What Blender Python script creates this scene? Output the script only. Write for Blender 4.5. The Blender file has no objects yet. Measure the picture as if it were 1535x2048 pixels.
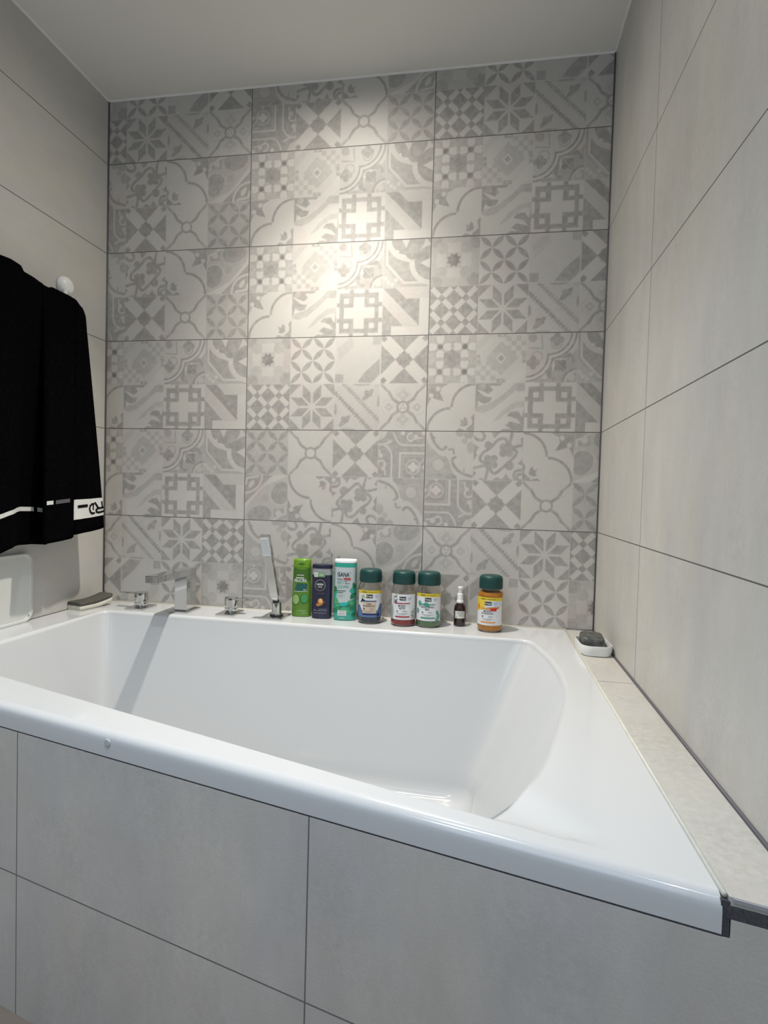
import bpy, bmesh, math, random
import numpy as np
from mathutils import Vector, Matrix

random.seed(7)
PI = math.pi
scene = bpy.context.scene
C = scene.collection

# ------------------------------------------------------------------ camera
Z0 = 2.055                      # floor is z = 0; heights below are measured, then lifted by Z0
ROT = Matrix(((0.98479735, -0.17070906, -0.03213404),
              (0.17157343, 0.98481808, 0.02637988),
              (0.0271429, -0.03149218, 0.99913538)))
cd = bpy.data.cameras.new('camera')
cd.sensor_fit = 'HORIZONTAL'
cd.sensor_width = 36.0
cd.lens = 1158.76 / 1535 * 36.0
cd.clip_start = 0.02
cam = bpy.data.objects.new('camera', cd)
C.objects.link(cam)
right, fwd, up = ROT.col[0], ROT.col[1], ROT.col[2]
m3 = Matrix((right, up, -fwd)).transposed()
cam.matrix_world = Matrix.Translation((0.7903, -1.8274, -1.10095 + Z0)) @ m3.to_4x4()
scene.camera = cam

# ------------------------------------------------------------------ world, colour management
w = bpy.data.worlds.new('world')
scene.world = w
w.use_nodes = True
w.node_tree.nodes['Background'].inputs[0].default_value = (0.6, 0.7, 0.9, 1)
w.node_tree.nodes['Background'].inputs[1].default_value = 0.02
vs = scene.view_settings
vs.view_transform = 'Standard'
vs.look = 'None'
vs.exposure = 1.2
vs.gamma = 1.0
vs.use_curve_mapping = False

# ------------------------------------------------------------------ dimensions
XL, XR = -0.5182, 1.1273         # left and right walls
ZC = 0.2133 + Z0                 # ceiling
ZR = -1.5 + Z0                   # bath rim
YF = -2.75                       # wall behind the camera
def front_y(x): return -0.94 - 0.25 * x     # face of the tiled bath front

# ------------------------------------------------------------------ lights
def spot(name, loc, energy, col, size, blend, radius, target=None):
    l = bpy.data.lights.new(name, 'SPOT')
    l.energy = energy; l.color = col; l.spot_size = math.radians(size); l.spot_blend = blend
    l.shadow_soft_size = radius
    o = bpy.data.objects.new(name, l); C.objects.link(o); o.location = loc
    if target is not None:
        d = Vector(target) - Vector(loc)
        o.rotation_euler = d.to_track_quat('-Z', 'Y').to_euler()
    return o
WARM = (1.0, 0.94, 0.85)
LAMPS = [(0.33, -0.39), (0.33, -1.45), (-0.1, -2.3), (0.85, -2.3)]
spot('bath_lamp_beam', (0.33, -0.39, ZC - 0.012), 45, WARM, 100, 1.0, 0.022)     # the reflector's beam
spot('bath_lamp_spill', (0.33, -0.39, ZC - 0.012), 9.5, WARM, 176, 0.9, 0.022)    # and its wide spill
spot('room_lamp_light', (0.33, -1.45, ZC - 0.012), 20.0, (0.80, 0.90, 1.0), 116, 1.0, 0.022)
for (lx, ly), e in zip(LAMPS[2:], (17.0, 6.0)):
    spot('room_lamp_light', (lx, ly, ZC - 0.012), e * .9, (0.66, 0.82, 1.0), 160, 1.0, 0.022)
al = bpy.data.lights.new('unseen_window_light', 'AREA')  # cool light from behind the camera; its window is assumed and unseen
al.shape = 'RECTANGLE'; al.size = 0.9; al.size_y = 1.1; al.energy = 2.2; al.color = (0.62, 0.78, 1.0)
ao = bpy.data.objects.new('unseen_window_light', al); C.objects.link(ao)
ao.location = (0.3, YF + 0.03, 1.45); ao.rotation_euler = (math.radians(90), 0, 0)   # shines towards +Y

# ------------------------------------------------------------------ material helpers
MATS = {}
def mat(name, col, rough=0.5, metal=0.0, spec=0.5, coat=0.0, trans=0.0, ior=1.45, noise=None, bump=None, alpha=None, sss=0.0):
    if name in MATS: return MATS[name]
    m = bpy.data.materials.new(name); m.use_nodes = True
    nt = m.node_tree; b = nt.nodes['Principled BSDF']
    b.inputs['Base Color'].default_value = (*col, 1)
    b.inputs['Roughness'].default_value = rough
    b.inputs['Metallic'].default_value = metal
    b.inputs['Specular IOR Level'].default_value = spec
    b.inputs['Coat Weight'].default_value = coat
    b.inputs['Coat Roughness'].default_value = 0.04
    b.inputs['Transmission Weight'].default_value = trans
    b.inputs['IOR'].default_value = ior
    if noise or bump:
        tc = nt.nodes.new('ShaderNodeTexCoord')
    if noise:
        sc, amt = noise
        n = nt.nodes.new('ShaderNodeTexNoise'); n.inputs['Scale'].default_value = sc; n.inputs['Detail'].default_value = 6
        nt.links.new(tc.outputs['Object'], n.inputs['Vector'])
        r = nt.nodes.new('ShaderNodeMapRange')
        r.inputs['From Min'].default_value = 0.3; r.inputs['From Max'].default_value = 0.7
        r.inputs['To Min'].default_value = 1 - amt; r.inputs['To Max'].default_value = 1 + amt
        nt.links.new(n.outputs['Fac'], r.inputs['Value'])
        mx = nt.nodes.new('ShaderNodeVectorMath'); mx.operation = 'SCALE'
        mx.inputs[0].default_value = col
        nt.links.new(r.outputs['Result'], mx.inputs['Scale'])
        nt.links.new(mx.outputs['Vector'], b.inputs['Base Color'])
    if bump:
        sc, st = bump
        n2 = nt.nodes.new('ShaderNodeTexNoise'); n2.inputs['Scale'].default_value = sc; n2.inputs['Detail'].default_value = 4
        nt.links.new(tc.outputs['Object'], n2.inputs['Vector'])
        bp = nt.nodes.new('ShaderNodeBump'); bp.inputs['Strength'].default_value = st; bp.inputs['Distance'].default_value = 0.002
        nt.links.new(n2.outputs['Fac'], bp.inputs['Height'])
        nt.links.new(bp.outputs['Normal'], b.inputs['Normal'])
    MATS[name] = m
    return m

def math_node(nt, op, a, b=None, clamp=False):
    n = nt.nodes.new('ShaderNodeMath'); n.operation = op; n.use_clamp = clamp
    for i, v in enumerate((a, b)):
        if v is None: continue
        if isinstance(v, (int, float)): n.inputs[i].default_value = v
        else: nt.links.new(v, n.inputs[i])
    return n.outputs[0]

def joints_mask(nt, sep, lines, width):
    """lines: list of (axis index, position) or (axis index, first, pitch); returns 1 on a joint."""
    acc = None
    for L in lines:
        c = sep.outputs[L[0]]
        if len(L) == 2:
            d = math_node(nt, 'ABSOLUTE', math_node(nt, 'SUBTRACT', c, L[1]))
        else:
            t = math_node(nt, 'DIVIDE', math_node(nt, 'SUBTRACT', c, L[1]), L[2])
            f = math_node(nt, 'FRACT', math_node(nt, 'ADD', t, 100.5))
            d = math_node(nt, 'MULTIPLY', math_node(nt, 'ABSOLUTE', math_node(nt, 'SUBTRACT', f, 0.5)), L[2])
        mk = math_node(nt, 'LESS_THAN', d, width / 2)
        acc = mk if acc is None else math_node(nt, 'MAXIMUM', acc, mk)
    return acc

def tile_material(name, lines, width=0.0024, speck=0.0, base=(0.47, 0.46, 0.43), joint=(0.10, 0.095, 0.09), streak=(1, 1, 1), rough=0.42, attr=None, var=0.10):
    m = bpy.data.materials.new(name); m.use_nodes = True
    nt = m.node_tree; b = nt.nodes['Principled BSDF']
    tc = nt.nodes.new('ShaderNodeTexCoord'); sep = nt.nodes.new('ShaderNodeSeparateXYZ')
    nt.links.new(tc.outputs['Object'], sep.inputs[0])
    def nz(scale, detail, stretch=(1, 1, 1)):
        mp = nt.nodes.new('ShaderNodeMapping'); mp.inputs['Scale'].default_value = stretch
        nt.links.new(tc.outputs['Object'], mp.inputs['Vector'])
        n = nt.nodes.new('ShaderNodeTexNoise'); n.inputs['Scale'].default_value = scale; n.inputs['Detail'].default_value = detail
        n.inputs['Roughness'].default_value = 0.6
        nt.links.new(mp.outputs[0], n.inputs['Vector'])
        return n.outputs['Fac']
    big = nz(2.6, 5, streak); mid = nz(14, 8, streak); fine = nz(260, 2)
    k = math_node(nt, 'ADD', math_node(nt, 'MULTIPLY', math_node(nt, 'SUBTRACT', big, 0.5), 1.4 * var / 0.1), math_node(nt, 'MULTIPLY', math_node(nt, 'SUBTRACT', mid, 0.5), 0.8 * var / 0.1))
    k = math_node(nt, 'ADD', math_node(nt, 'MULTIPLY', k, 0.16), math_node(nt, 'MULTIPLY', math_node(nt, 'SUBTRACT', fine, 0.5), 0.14))
    if speck:
        sp_ = math_node(nt, 'MULTIPLY', math_node(nt, 'SUBTRACT', nz(90, 12), 0.5), speck)
        mask = nt.nodes.new('ShaderNodeMapRange'); mask.inputs['From Min'].default_value = .42; mask.inputs['From Max'].default_value = .6
        nt.links.new(nz(5, 2), mask.inputs['Value'])
        k = math_node(nt, 'ADD', k, math_node(nt, 'MULTIPLY', sp_, mask.outputs['Result']))
    k = math_node(nt, 'ADD', k, 1.0)
    if attr:
        a = nt.nodes.new('ShaderNodeAttribute'); a.attribute_name = attr
        wear = nz(55, 6)
        wr = nt.nodes.new('ShaderNodeMapRange')
        wr.inputs['From Min'].default_value = 0.34; wr.inputs['From Max'].default_value = 0.58
        wr.inputs['To Min'].default_value = 0.70; wr.inputs['To Max'].default_value = 1.0
        nt.links.new(wear, wr.inputs['Value'])
        f = math_node(nt, 'MULTIPLY', a.outputs['Fac'], wr.outputs['Result'])
        mx0 = nt.nodes.new('ShaderNodeMix'); mx0.data_type = 'RGBA'
        nt.links.new(f, mx0.inputs['Factor'])
        mx0.inputs['A'].default_value = (*base, 1); mx0.inputs['B'].default_value = (*attr_dark, 1)
        col = mx0.outputs['Result']
        # pinkish worn blotches of the print
        bl = nt.nodes.new('ShaderNodeMapRange'); bl.inputs['From Min'].default_value = 0.55; bl.inputs['From Max'].default_value = 0.68
        bl.inputs['To Max'].default_value = 0.55
        nt.links.new(nz(9, 3), bl.inputs['Value'])
        mx1 = nt.nodes.new('ShaderNodeMix'); mx1.data_type = 'RGBA'; mx1.blend_type = 'MULTIPLY'
        nt.links.new(bl.outputs['Result'], mx1.inputs['Factor']); nt.links.new(col, mx1.inputs['A'])
        mx1.inputs['B'].default_value = (1.0, 0.90, 0.92, 1)
        col = mx1.outputs['Result']
    else:
        # warm and cool patches of the cement look
        mx0 = nt.nodes.new('ShaderNodeMix'); mx0.data_type = 'RGBA'
        rr = nt.nodes.new('ShaderNodeMapRange'); rr.inputs['From Min'].default_value = 0.4; rr.inputs['From Max'].default_value = 0.6
        nt.links.new(nz(4.5, 3, streak), rr.inputs['Value'])
        nt.links.new(rr.outputs['Result'], mx0.inputs['Factor'])
        mx0.inputs['A'].default_value = (*base, 1)
        mx0.inputs['B'].default_value = (base[0] * 0.97, base[1] * 0.985, base[2] * 1.03, 1)
        col = mx0.outputs['Result']
    sc = nt.nodes.new('ShaderNodeVectorMath'); sc.operation = 'SCALE'
    nt.links.new(col, sc.inputs[0]); nt.links.new(k, sc.inputs['Scale'])
    jm = joints_mask(nt, sep, lines, width) if lines else None
    if jm is not None:
        mj = nt.nodes.new('ShaderNodeMix'); mj.data_type = 'RGBA'
        nt.links.new(jm, mj.inputs['Factor']); nt.links.new(sc.outputs[0], mj.inputs['A'])
        mj.inputs['B'].default_value = (*joint, 1)
        nt.links.new(mj.outputs['Result'], b.inputs['Base Color'])
        rj = math_node(nt, 'ADD', math_node(nt, 'MULTIPLY', jm, 0.4), rough)
        nt.links.new(rj, b.inputs['Roughness'])
    else:
        nt.links.new(sc.outputs[0], b.inputs['Base Color']); b.inputs['Roughness'].default_value = rough
    if attr: b.inputs['Specular IOR Level'].default_value = 0.35
    bp = nt.nodes.new('ShaderNodeBump'); bp.inputs['Strength'].default_value = 0.10 if attr else 0.25; bp.inputs['Distance'].default_value = 0.001
    h = math_node(nt, 'ADD', fine, math_node(nt, 'MULTIPLY', mid, 0.6))
    if jm is not None: h = math_node(nt, 'SUBTRACT', h, jm)
    nt.links.new(h, bp.inputs['Height']); nt.links.new(bp.outputs['Normal'], b.inputs['Normal'])
    return m
attr_dark = (0.168, 0.160, 0.152)

# ------------------------------------------------------------------ mesh helpers
def link_mesh(name, me, m=None, parent=None, smooth=False):
    o = bpy.data.objects.new(name, me); C.objects.link(o)
    if m is not None: me.materials.append(m)
    if parent is not None: o.parent = parent
    if smooth:
        for p in me.polygons: p.use_smooth = True
    return o
def obj(name, bm, m, parent=None, smooth=False, angle=None):
    me = bpy.data.meshes.new(name)
    bmesh.ops.recalc_face_normals(bm, faces=bm.faces)
    bm.to_mesh(me); bm.free()
    o = link_mesh(name, me, m, parent, smooth or angle is not None)
    if angle is not None:
        me.set_sharp_from_angle(angle=math.radians(angle))
    return o
def tag(o, label, cat, group=None):
    o['label'] = label; o['category'] = cat
    if group: o['group'] = group
    return o
def thing(name, label, cat, loc=(0, 0, 0), rz=0.0, group=None):
    o = bpy.data.objects.new(name, None); C.objects.link(o)
    o.location = loc; o.rotation_euler = (0, 0, rz); o.empty_display_size = 0.05
    return tag(o, label, cat, group)
def struct(o):
    o['kind'] = 'structure'; return o
def box(bm, x0, x1, y0, y1, z0, z1, bevel=0.0, seg=2):
    vs_ = [bm.verts.new((x, y, z)) for x in (x0, x1) for y in (y0, y1) for z in (z0, z1)]
    fs = [(0, 1, 3, 2), (4, 6, 7, 5), (0, 4, 5, 1), (2, 3, 7, 6), (0, 2, 6, 4), (1, 5, 7, 3)]
    faces = [bm.faces.new([vs_[i] for i in f]) for f in fs]
    if bevel:
        es = list({e for f in faces for e in f.edges})
        bmesh.ops.bevel(bm, geom=es, offset=bevel, segments=seg, profile=0.5, affect='EDGES', clamp_overlap=True)
    return bm
def newbox(*a, **k):
    return box(bmesh.new(), *a, **k)
def lathe(bm, prof, n=48, c=(0, 0), sx=1.0, sy=1.0):
    """prof: [(r, z)]; closed at both ends if r == 0"""
    rings = []
    for r, z in prof:
        if r < 1e-6: rings.append([bm.verts.new((c[0], c[1], z))])
        else: rings.append([bm.verts.new((c[0] + sx * r * math.cos(2 * PI * i / n), c[1] + sy * r * math.sin(2 * PI * i / n), z)) for i in range(n)])
    for a, b in zip(rings, rings[1:]):
        for i in range(n):
            j = (i + 1) % n
            if len(a) == 1 and len(b) == 1: continue
            if len(a) == 1: bm.faces.new((a[0], b[i], b[j]))
            elif len(b) == 1: bm.faces.new((a[i], a[j], b[0]))
            else: bm.faces.new((a[i], a[j], b[j], b[i]))
    return bm
def round_prof(pts, r=0.002, seg=4):
    """rounds the inner corners of a lathe profile"""
    out = [pts[0]]
    for i in range(1, len(pts) - 1):
        p, a, b = Vector(pts[i]), Vector(pts[i - 1]), Vector(pts[i + 1])
        rr = min(r, (a - p).length * 0.45, (b - p).length * 0.45)
        s = p + (a - p).normalized() * rr; e = p + (b - p).normalized() * rr
        for k in range(seg + 1):
            t = k / seg
            q = s * (1 - t) ** 2 + p * 2 * t * (1 - t) + e * t * t
            out.append((q.x, q.y))
    out.append(pts[-1])
    return out
def rounded_rect(w_, h_, r, n=6, cx=0.0, cy=0.0):
    pts = []
    for (sx, sy, a0) in ((1, 1, 0), (-1, 1, 90), (-1, -1, 180), (1, -1, 270)):
        for k in range(n + 1):
            a = math.radians(a0 + 90 * k / n)
            pts.append((cx + sx * (w_ / 2 - r) + r * math.cos(a), cy + sy * (h_ / 2 - r) + r * math.sin(a)))
    return pts
def loft(bm, loops, cap0=True, cap1=True, closed=True):
    """loops: lists of 3-D points, equal length"""
    R = [[bm.verts.new(p) for p in l] for l in loops]
    n = len(R[0])
    for a, b in zip(R, R[1:]):
        for i in range(n if closed else n - 1):
            j = (i + 1) % n
            bm.faces.new((a[i], a[j], b[j], b[i]))
    if cap0: bm.faces.new(R[0][::-1])
    if cap1: bm.faces.new(R[-1])
    return bm

# ================================================================== the patterned wall tiles
NC = 90                                    # samples across one 15 cm motif
g = (np.arange(NC) + 0.5) / NC
U, V = np.meshgrid(g, g)                   # V runs downwards
AA = 1.0 / NC
class Cell:
    def __init__(s, base=0.0): s.a = np.full((NC, NC), float(base))
    def put(s, cov, val): s.a = s.a * (1 - cov) + val * cov; return s
    def sd(s, d, val): return s.put(np.clip(0.5 - d / AA, 0, 1), val)
    def disc(s, x, y, r, val, ry=None, ang=0):
        dx, dy = U - x, V - y
        if ry is None: return s.sd(np.hypot(dx, dy) - r, val)
        c, n = math.cos(ang), math.sin(ang)
        a, b = dx * c + dy * n, -dx * n + dy * c
        return s.sd((np.hypot(a / r, b / ry) - 1) * min(r, ry), val)
    def ring(s, x, y, r, w_, val, sel=None):
        d = np.abs(np.hypot(U - x, V - y) - r) - w_ / 2
        cov = np.clip(0.5 - d / AA, 0, 1)
        if sel is not None: cov = cov * sel
        return s.put(cov, val)
    def line(s, pts, w_, val, serr=None):
        d = np.full((NC, NC), 9.0)
        for (x0, y0), (x1, y1) in zip(pts, pts[1:]):
            ex, ey = x1 - x0, y1 - y0; L = ex * ex + ey * ey
            t = np.clip(((U - x0) * ex + (V - y0) * ey) / L, 0, 1)
            d = np.minimum(d, np.hypot(U - x0 - t * ex, V - y0 - t * ey))
        ww = w_ / 2
        if serr: ww = ww * (1 + 0.35 * np.sign(np.sin((U + V) * serr)))
        return s.sd(d - ww, val)
    def curve(s, pts, w_, val):
        P = [np.array(p, float) for p in pts]; P = [2 * P[0] - P[1]] + P + [2 * P[-1] - P[-2]]
        out = []
        for i in range(1, len(P) - 2):
            for t in np.linspace(0, 1, 7)[:-1]:
                a, b, c, d = P[i - 1:i + 3]
                out.append(0.5 * ((2 * b) + (c - a) * t + (2 * a - 5 * b + 4 * c - d) * t * t + (3 * b - a - 3 * c + d) * t ** 3))
        out.append(P[-2])
        return s.line(out, w_, val)
    def poly(s, pts, val):
        n = len(pts); ins = np.zeros((NC, NC), bool); d = np.full((NC, NC), 9.0)
        for i in range(n):
            (x0, y0), (x1, y1) = pts[i], pts[(i + 1) % n]
            ex, ey = x1 - x0, y1 - y0; L = ex * ex + ey * ey + 1e-12
            t = np.clip(((U - x0) * ex + (V - y0) * ey) / L, 0, 1)
            d = np.minimum(d, np.hypot(U - x0 - t * ex, V - y0 - t * ey))
            cr = (y0 > V) != (y1 > V)
            with np.errstate(divide='ignore', invalid='ignore'):
                xi = ex * (V - y0) / (ey if ey else 1e-12) + x0
            ins ^= cr & (U < xi)
        return s.sd(np.where(ins, -d, d), val)
    def rect(s, x0, y0, x1, y1, val): return s.poly([(x0, y0), (x1, y0), (x1, y1), (x0, y1)], val)
    def star(s, x, y, r, val, n=8, k=0.72, rot=0.0):
        pts = []
        for i in range(2 * n):
            rr = r if i % 2 == 0 else r * k
            a = rot + PI * i / n
            pts.append((x + rr * math.cos(a), y + rr * math.sin(a)))
        return s.poly(pts, val)
    def quatre(s, x, y, r, val, rot=0.0):
        for i in range(4):
            a = rot + i * PI / 2
            s.disc(x + r * math.cos(a), y + r * math.sin(a), r * 0.85, val)
        return s.disc(x, y, r * 0.6, val)

def florets():
    c = Cell(0.45)
    for x, y in ((.02, .5), (.5, .02), (.5, .98), (.98, .5), (.03, .03), (.97, .03), (.03, .97), (.97, .97)):
        for i in range(6):
            c.disc(x + .09 * math.cos(i * PI / 3), y + .09 * math.sin(i * PI / 3), .05, .36)
    for i in range(6): c.disc(.5 + .12 * math.cos(i * PI / 3 + .5), .5 + .12 * math.sin(i * PI / 3 + .5), .075, .62)
    c.disc(.5, .5, .08, .72)
    for x in (.25, .76):
        for y in (.25, .77):
            for dx, dy in ((.14, 0), (-.14, 0), (0, .14), (0, -.14)):
                c.disc(x + dx, y + dy, .075, .06); c.disc(x + dx * 1.35 + dy * .3, y + dy * 1.35 + dx * .3, .04, .06); c.disc(x + dx * 1.35 - dy * .3, y + dy * 1.35 - dx * .3, .04, .06)
            c.star(x, y, .072, .95, 8, .62, PI / 8)
    return c
def checker():
    c = Cell(0.12)
    c.poly([(.2, .5), (.5, .15), (.85, .5), (.5, .85)], .34)
    for x0, y0 in ((0, .55), (.6, .05)):
        for i in range(4):
            for j in range(4):
                if (i + j) % 2 == 0: c.rect(x0 + i * .1, y0 + j * .1, x0 + i * .1 + .1, y0 + j * .1 + .1, .36)
    c.poly([(.6, 1), (1, .55), (1, .85), (.85, 1)], .05); c.poly([(0, .4), (.35, 0), (.2, 0), (0, .2)], .22)
    c.poly([(.4, .5), (.5, .38), (.6, .5), (.5, .62)], .0); c.quatre(.5, .5, .035, .55)
    for r in ((.42, 0, .6, .07), (.42, .92, .6, 1), (0, .42, .08, .6), (.93, .42, 1, .6)): c.rect(*r, .5)
    for x, y in ((.51, .03), (.51, .96), (.04, .51), (.97, .51)): c.disc(x, y, .02, .1)
    return c
def lobes():
    c = Cell(0.42)
    u = np.minimum(np.hypot(U, V - .45), np.hypot(U - .45, V))
    c.sd(u - .62, .12); c.sd(u - .545, .62); c.sd(u - .505, .08); c.sd(u - .455, .66); c.sd(u - .415, .18)
    for a, b in ((.14, .6), (.6, .14)):
        c.quatre(a, b, .075, .6); c.ring(a + .08 * (a < b), b - .12 * (a < b) if a < b else b + .08, .1, .025, .5)
    c.disc(.12, .1, .09, .5); c.line([(.05, .3), (.32, .32), (.3, .05)], .03, .5)
    c.quatre(.68, .66, .075, .7, PI / 4); c.line([(.55, .55), (.8, .8)], .03, .55)
    c.poly([(.62, .5), (.86, .4), (.97, .55), (.92, .62), (.88, .5), (.72, .52)], .62)
    c.poly([(.5, .62), (.4, .86), (.55, .97), (.62, .92), (.5, .88), (.52, .72)], .62)
    c.ring(1, 1, .27, .035, .68); c.ring(1, 1, .22, .03, .12); c.disc(.9, .9, .07, .2)
    c.line([(.35, .95), (.2, .98)], .06, .5)
    return c
def scroll():
    c = Cell(0.55)
    c.poly([(0, 0), (.1, 0), (.1, .5), (.42, .9), (1, .9), (1, 1), (0, 1)], .35)
    c.line([(.08, -.05), (.08, .5), (.45, .9), (1.05, .9)], .035, .08)
    c.line([(.03, -.05), (.03, .52), (.38, .95), (1.05, .96)], .03, .5)
    c.poly([(.16, 0), (1, 0), (1, .85), (.85, .8), (.6, .5), (.3, .4)], .12)
    u = np.minimum(np.hypot(U - .52, V + .02), np.hypot(U - 1.02, V - .5))
    c.sd(np.abs(u - .41) - .055, .12); c.sd(u - .355, .58)
    c.disc(.3, .25, .03, 0); c.disc(.42, .34, .03, 0); c.disc(.63, .52, .03, 0); c.disc(.7, .72, .03, 0)
    c.disc(.62, .28, .15, .62); c.disc(.82, .42, .15, .66); c.disc(.65, .2, .1, .5)
    c.poly([(.38, 0), (.55, 0), (.48, .18)], .08); c.poly([(.78, .5), (1, .4), (1, .62)], .08); c.poly([(.9, 0), (1, .12), (1, 0)], .55)
    for p in ((.12, .88), (.2, .93), (.28, .84), (.06, .8)): c.disc(*p, .04, .12)
    return c
def cloud(mirror=False):
    c = Cell(0.08)
    sel1 = (U < 1.0) & (V < .5); sel2 = (U < .5) & (V >= .5)
    c.ring(1.0, .5, .475, .055, .62, sel1); c.ring(.5, 1.0, .475, .055, .62, sel2)
    c.poly([(0, .05), (.2, .05), (.3, .12), (.27, .2), (.36, .38), (.2, .34), (.1, .3), (0, .5)], .62)
    c.poly([(0, 0), (.48, 0), (.3, .1), (.15, .12), (0, .1)], .55)
    c.disc(.23, .12, .05, .08); c.disc(.09, .26, .05, .08)
    c.poly([(1, .62), (.93, .7), (.96, .8), (.9, .9), (.8, .96), (.7, .93), (.62, 1), (1, 1)], .6)
    c.poly([(.7, .75), (.77, .78), (.79, .7), (.85, .74), (.87, .86), (.8, .9), (.7, .9), (.73, .84)], .58)
    c.line([(.88, .72), (.93, .84)], .055, .08); c.line([(.7, .91), (.82, .95)], .05, .08)
    if mirror: c.a = c.a[:, ::-1]
    return c
def wave():
    c = Cell(0.08)
    c.poly([(.03, .5), (.3, .42), (.55, .25), (.7, .12), (.8, 0), (1, 0), (1, .17), (.8, .17), (.6, .35), (.35, .55), (.15, .62), (.0, .58)], .36)
    c.poly([(.35, .82), (.55, .58), (.8, .4), (1, .37), (1, .5), (.85, .5), (.65, .62), (.5, .75)], .30)
    c.poly([(0, 0), (.55, 0), (.5, .06), (.3, .06), (.36, .15), (.27, .23), (.12, .16), (0, .12)], .62)
    c.poly([(0, .1), (.06, .17), (.2, .28), (.35, .3), (.3, .4), (.18, .43), (.07, .37), (.05, .5), (0, .55)], .62)
    c.disc(.14, .08, .07, .45)
    c.poly([(.65, .68), (.73, .59), (.88, .58), (.96, .7), (1, .45), (1, 1), (.5, 1), (.6, .94), (.76, .95), (.62, .87), (.72, .79), (.95, .85), (.86, .74), (.76, .7)], .6)
    c.rect(.85, 0, 1, .17, .45)
    return c
def fret():
    c = Cell(0.05)
    c.rect(.07, .08, .92, .93, .6)
    for a in (.33, .66):
        c.rect(a - .045, 0, a + .045, 1, .6); c.rect(0, a - .045, 1, a + .045, .6)
    c.rect(.38, .17, .61, .84, .05); c.rect(.17, .39, .84, .62, .05)
    for x in (.165, .72):
        for y in (.195, .72): c.rect(x, y, x + .11, y + .11, .05)
    for x0, x1 in ((.07, .15), (.84, .92)): c.rect(x0, .2, x1, .8, .6)
    return c
def enn():
    c = Cell(0.10)
    c.poly([(0, 0), (.28, 0), (.5, .23), (.79, .23), (.79, .80)], .66)
    c.poly([(0, .33), (.45, .8), (.2, .8), (.2, 1), (0, 1)], .58)
    c.poly([(0, .02), (.8, .82), (.5, .82), (0, .31)], .20)
    c.poly([(.28, 0), (1, 0), (1, .23), (.5, .23)], .2); c.rect(.79, .23, 1, 1, .08); c.rect(.2, .82, 1, 1, .05)
    return c
def faded_star():
    c = Cell(0.3)
    for x, y in ((.08, .06), (.93, .1), (.9, .88), (.12, .93)): c.disc(x, y, .14, .5)
    c.rect(.85, 0, 1, .2, .5); c.rect(.85, .75, 1, 1, .55)
    for dx, dy in ((.26, 0), (-.26, 0), (0, .26), (0, -.26)):
        for k in (-.09, 0, .09): c.disc(.48 + dx + (k if dy else 0), .47 + dy + (k if dx else 0), .1, .14)
    for dx, dy in ((.25, .25), (-.25, -.25), (.25, -.25), (-.25, .25)): c.disc(.48 + dx, .47 + dy, .12, .36)
    c.star(.48, .47, .155, .85, 8, .68, PI / 8)
    return c
def petals(base=0.06, dark=0.6):
    c = Cell(base)
    p, q = U + V, U - V
    def lens(a, b):
        aa = (a / .5 - np.floor(a / .5)) * .5 - .25
        bb = b - np.round(b / .5) * .5
        return np.abs(bb) - .082 * np.clip(1 - (aa / .245) ** 2, 0, 1) + .004
    c.sd(np.minimum(lens(p, q), lens(q, p)) / 1.41, dark)
    return c
def band():
    c = Cell(0.14)
    c.poly([(.05, .25), (.35, .0), (.42, .2), (.1, .5)], .26)
    c.poly([(.5, .97), (.8, .99), (.98, .81), (.98, .47), (.67, .75)], .55)
    c.rect(0, .8, .19, .98, .5); c.rect(.82, 0, 1, .18, .4)
    c.poly([(.82, .99), (1, .83), (1, 1)], .05)
    return c
def bigx(base=.66):
    c = Cell(base)
    x, y = U - .5, V - .5
    for s_ in (1, -1):
        a, b = (x + s_ * y) / 1.414, (x - s_ * y) / 1.414
        d = np.maximum(np.abs(b) - .130, np.maximum(.138 - np.abs(a), np.abs(a) - (.635 - .07 * (np.abs(b) < .05))))
        c.sd(d, .06)
    c.star(.5, .5, .165, base + .04, 8, .78, 0)
    return c
def lattice():
    c = Cell(0.66)
    p, q = U + V, U - V
    def bar(a, b):
        bb = np.abs(b - np.round(b / .5) * .5); aa = np.abs(a - np.round(a / .5) * .5)
        return np.maximum(bb - .076, .085 - aa) / 1.41
    c.sd(np.minimum(bar(p, q), bar(q, p)), .1)
    for i in range(3):
        for j in range(3): c.disc(i * .5, j * .5, .055, .66)
    for i in (0.25, .75):
        for j in (.25, .75): c.disc(i, j, .06, .66)
    return c
def star8():
    c = Cell(0.12)
    r0 = [(.015, .29), (.27, .295), (.44, .475), (.19, .475)]
    for i in range(4):
        for mir in (0, 1):
            P = []
            for x, y in r0:
                x, y = x - .5, y - .5
                if mir: y = -y
                for _ in range(i): x, y = -y, x
                P.append((x + .5, y + .5))
            c.poly(P, .6)
    for a, b in ((0, 0), (1, 0), (0, 1), (1, 1)):
        c.poly([(a, b), (a + .26 * (1 - 2 * a), b), (a, b + .26 * (1 - 2 * b))], .6)
    return c
def zigzag():
    c = Cell(0.16)
    c.line([(.2, 0), (1, .8)], .075, .5, 60); c.line([(0, .18), (.82, 1)], .075, .6, 60)
    for x, y, a in ((.74, .24, -PI / 4), (.24, .8, -PI / 4)):
        c.disc(x, y, .17, .58, .055, a)
        c.disc(x - .03, y - .05, .05, .58); c.disc(x + .06, y - .01, .04, .58)
    c.disc(.03, .55, .035, .55, .12); c.disc(.97, .38, .03, .5, .12); c.disc(.6, .02, .18, .55, .03); c.disc(.3, .98, .16, .5, .03)
    c.disc(.93, .03, .06, .3)
    return c
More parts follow.
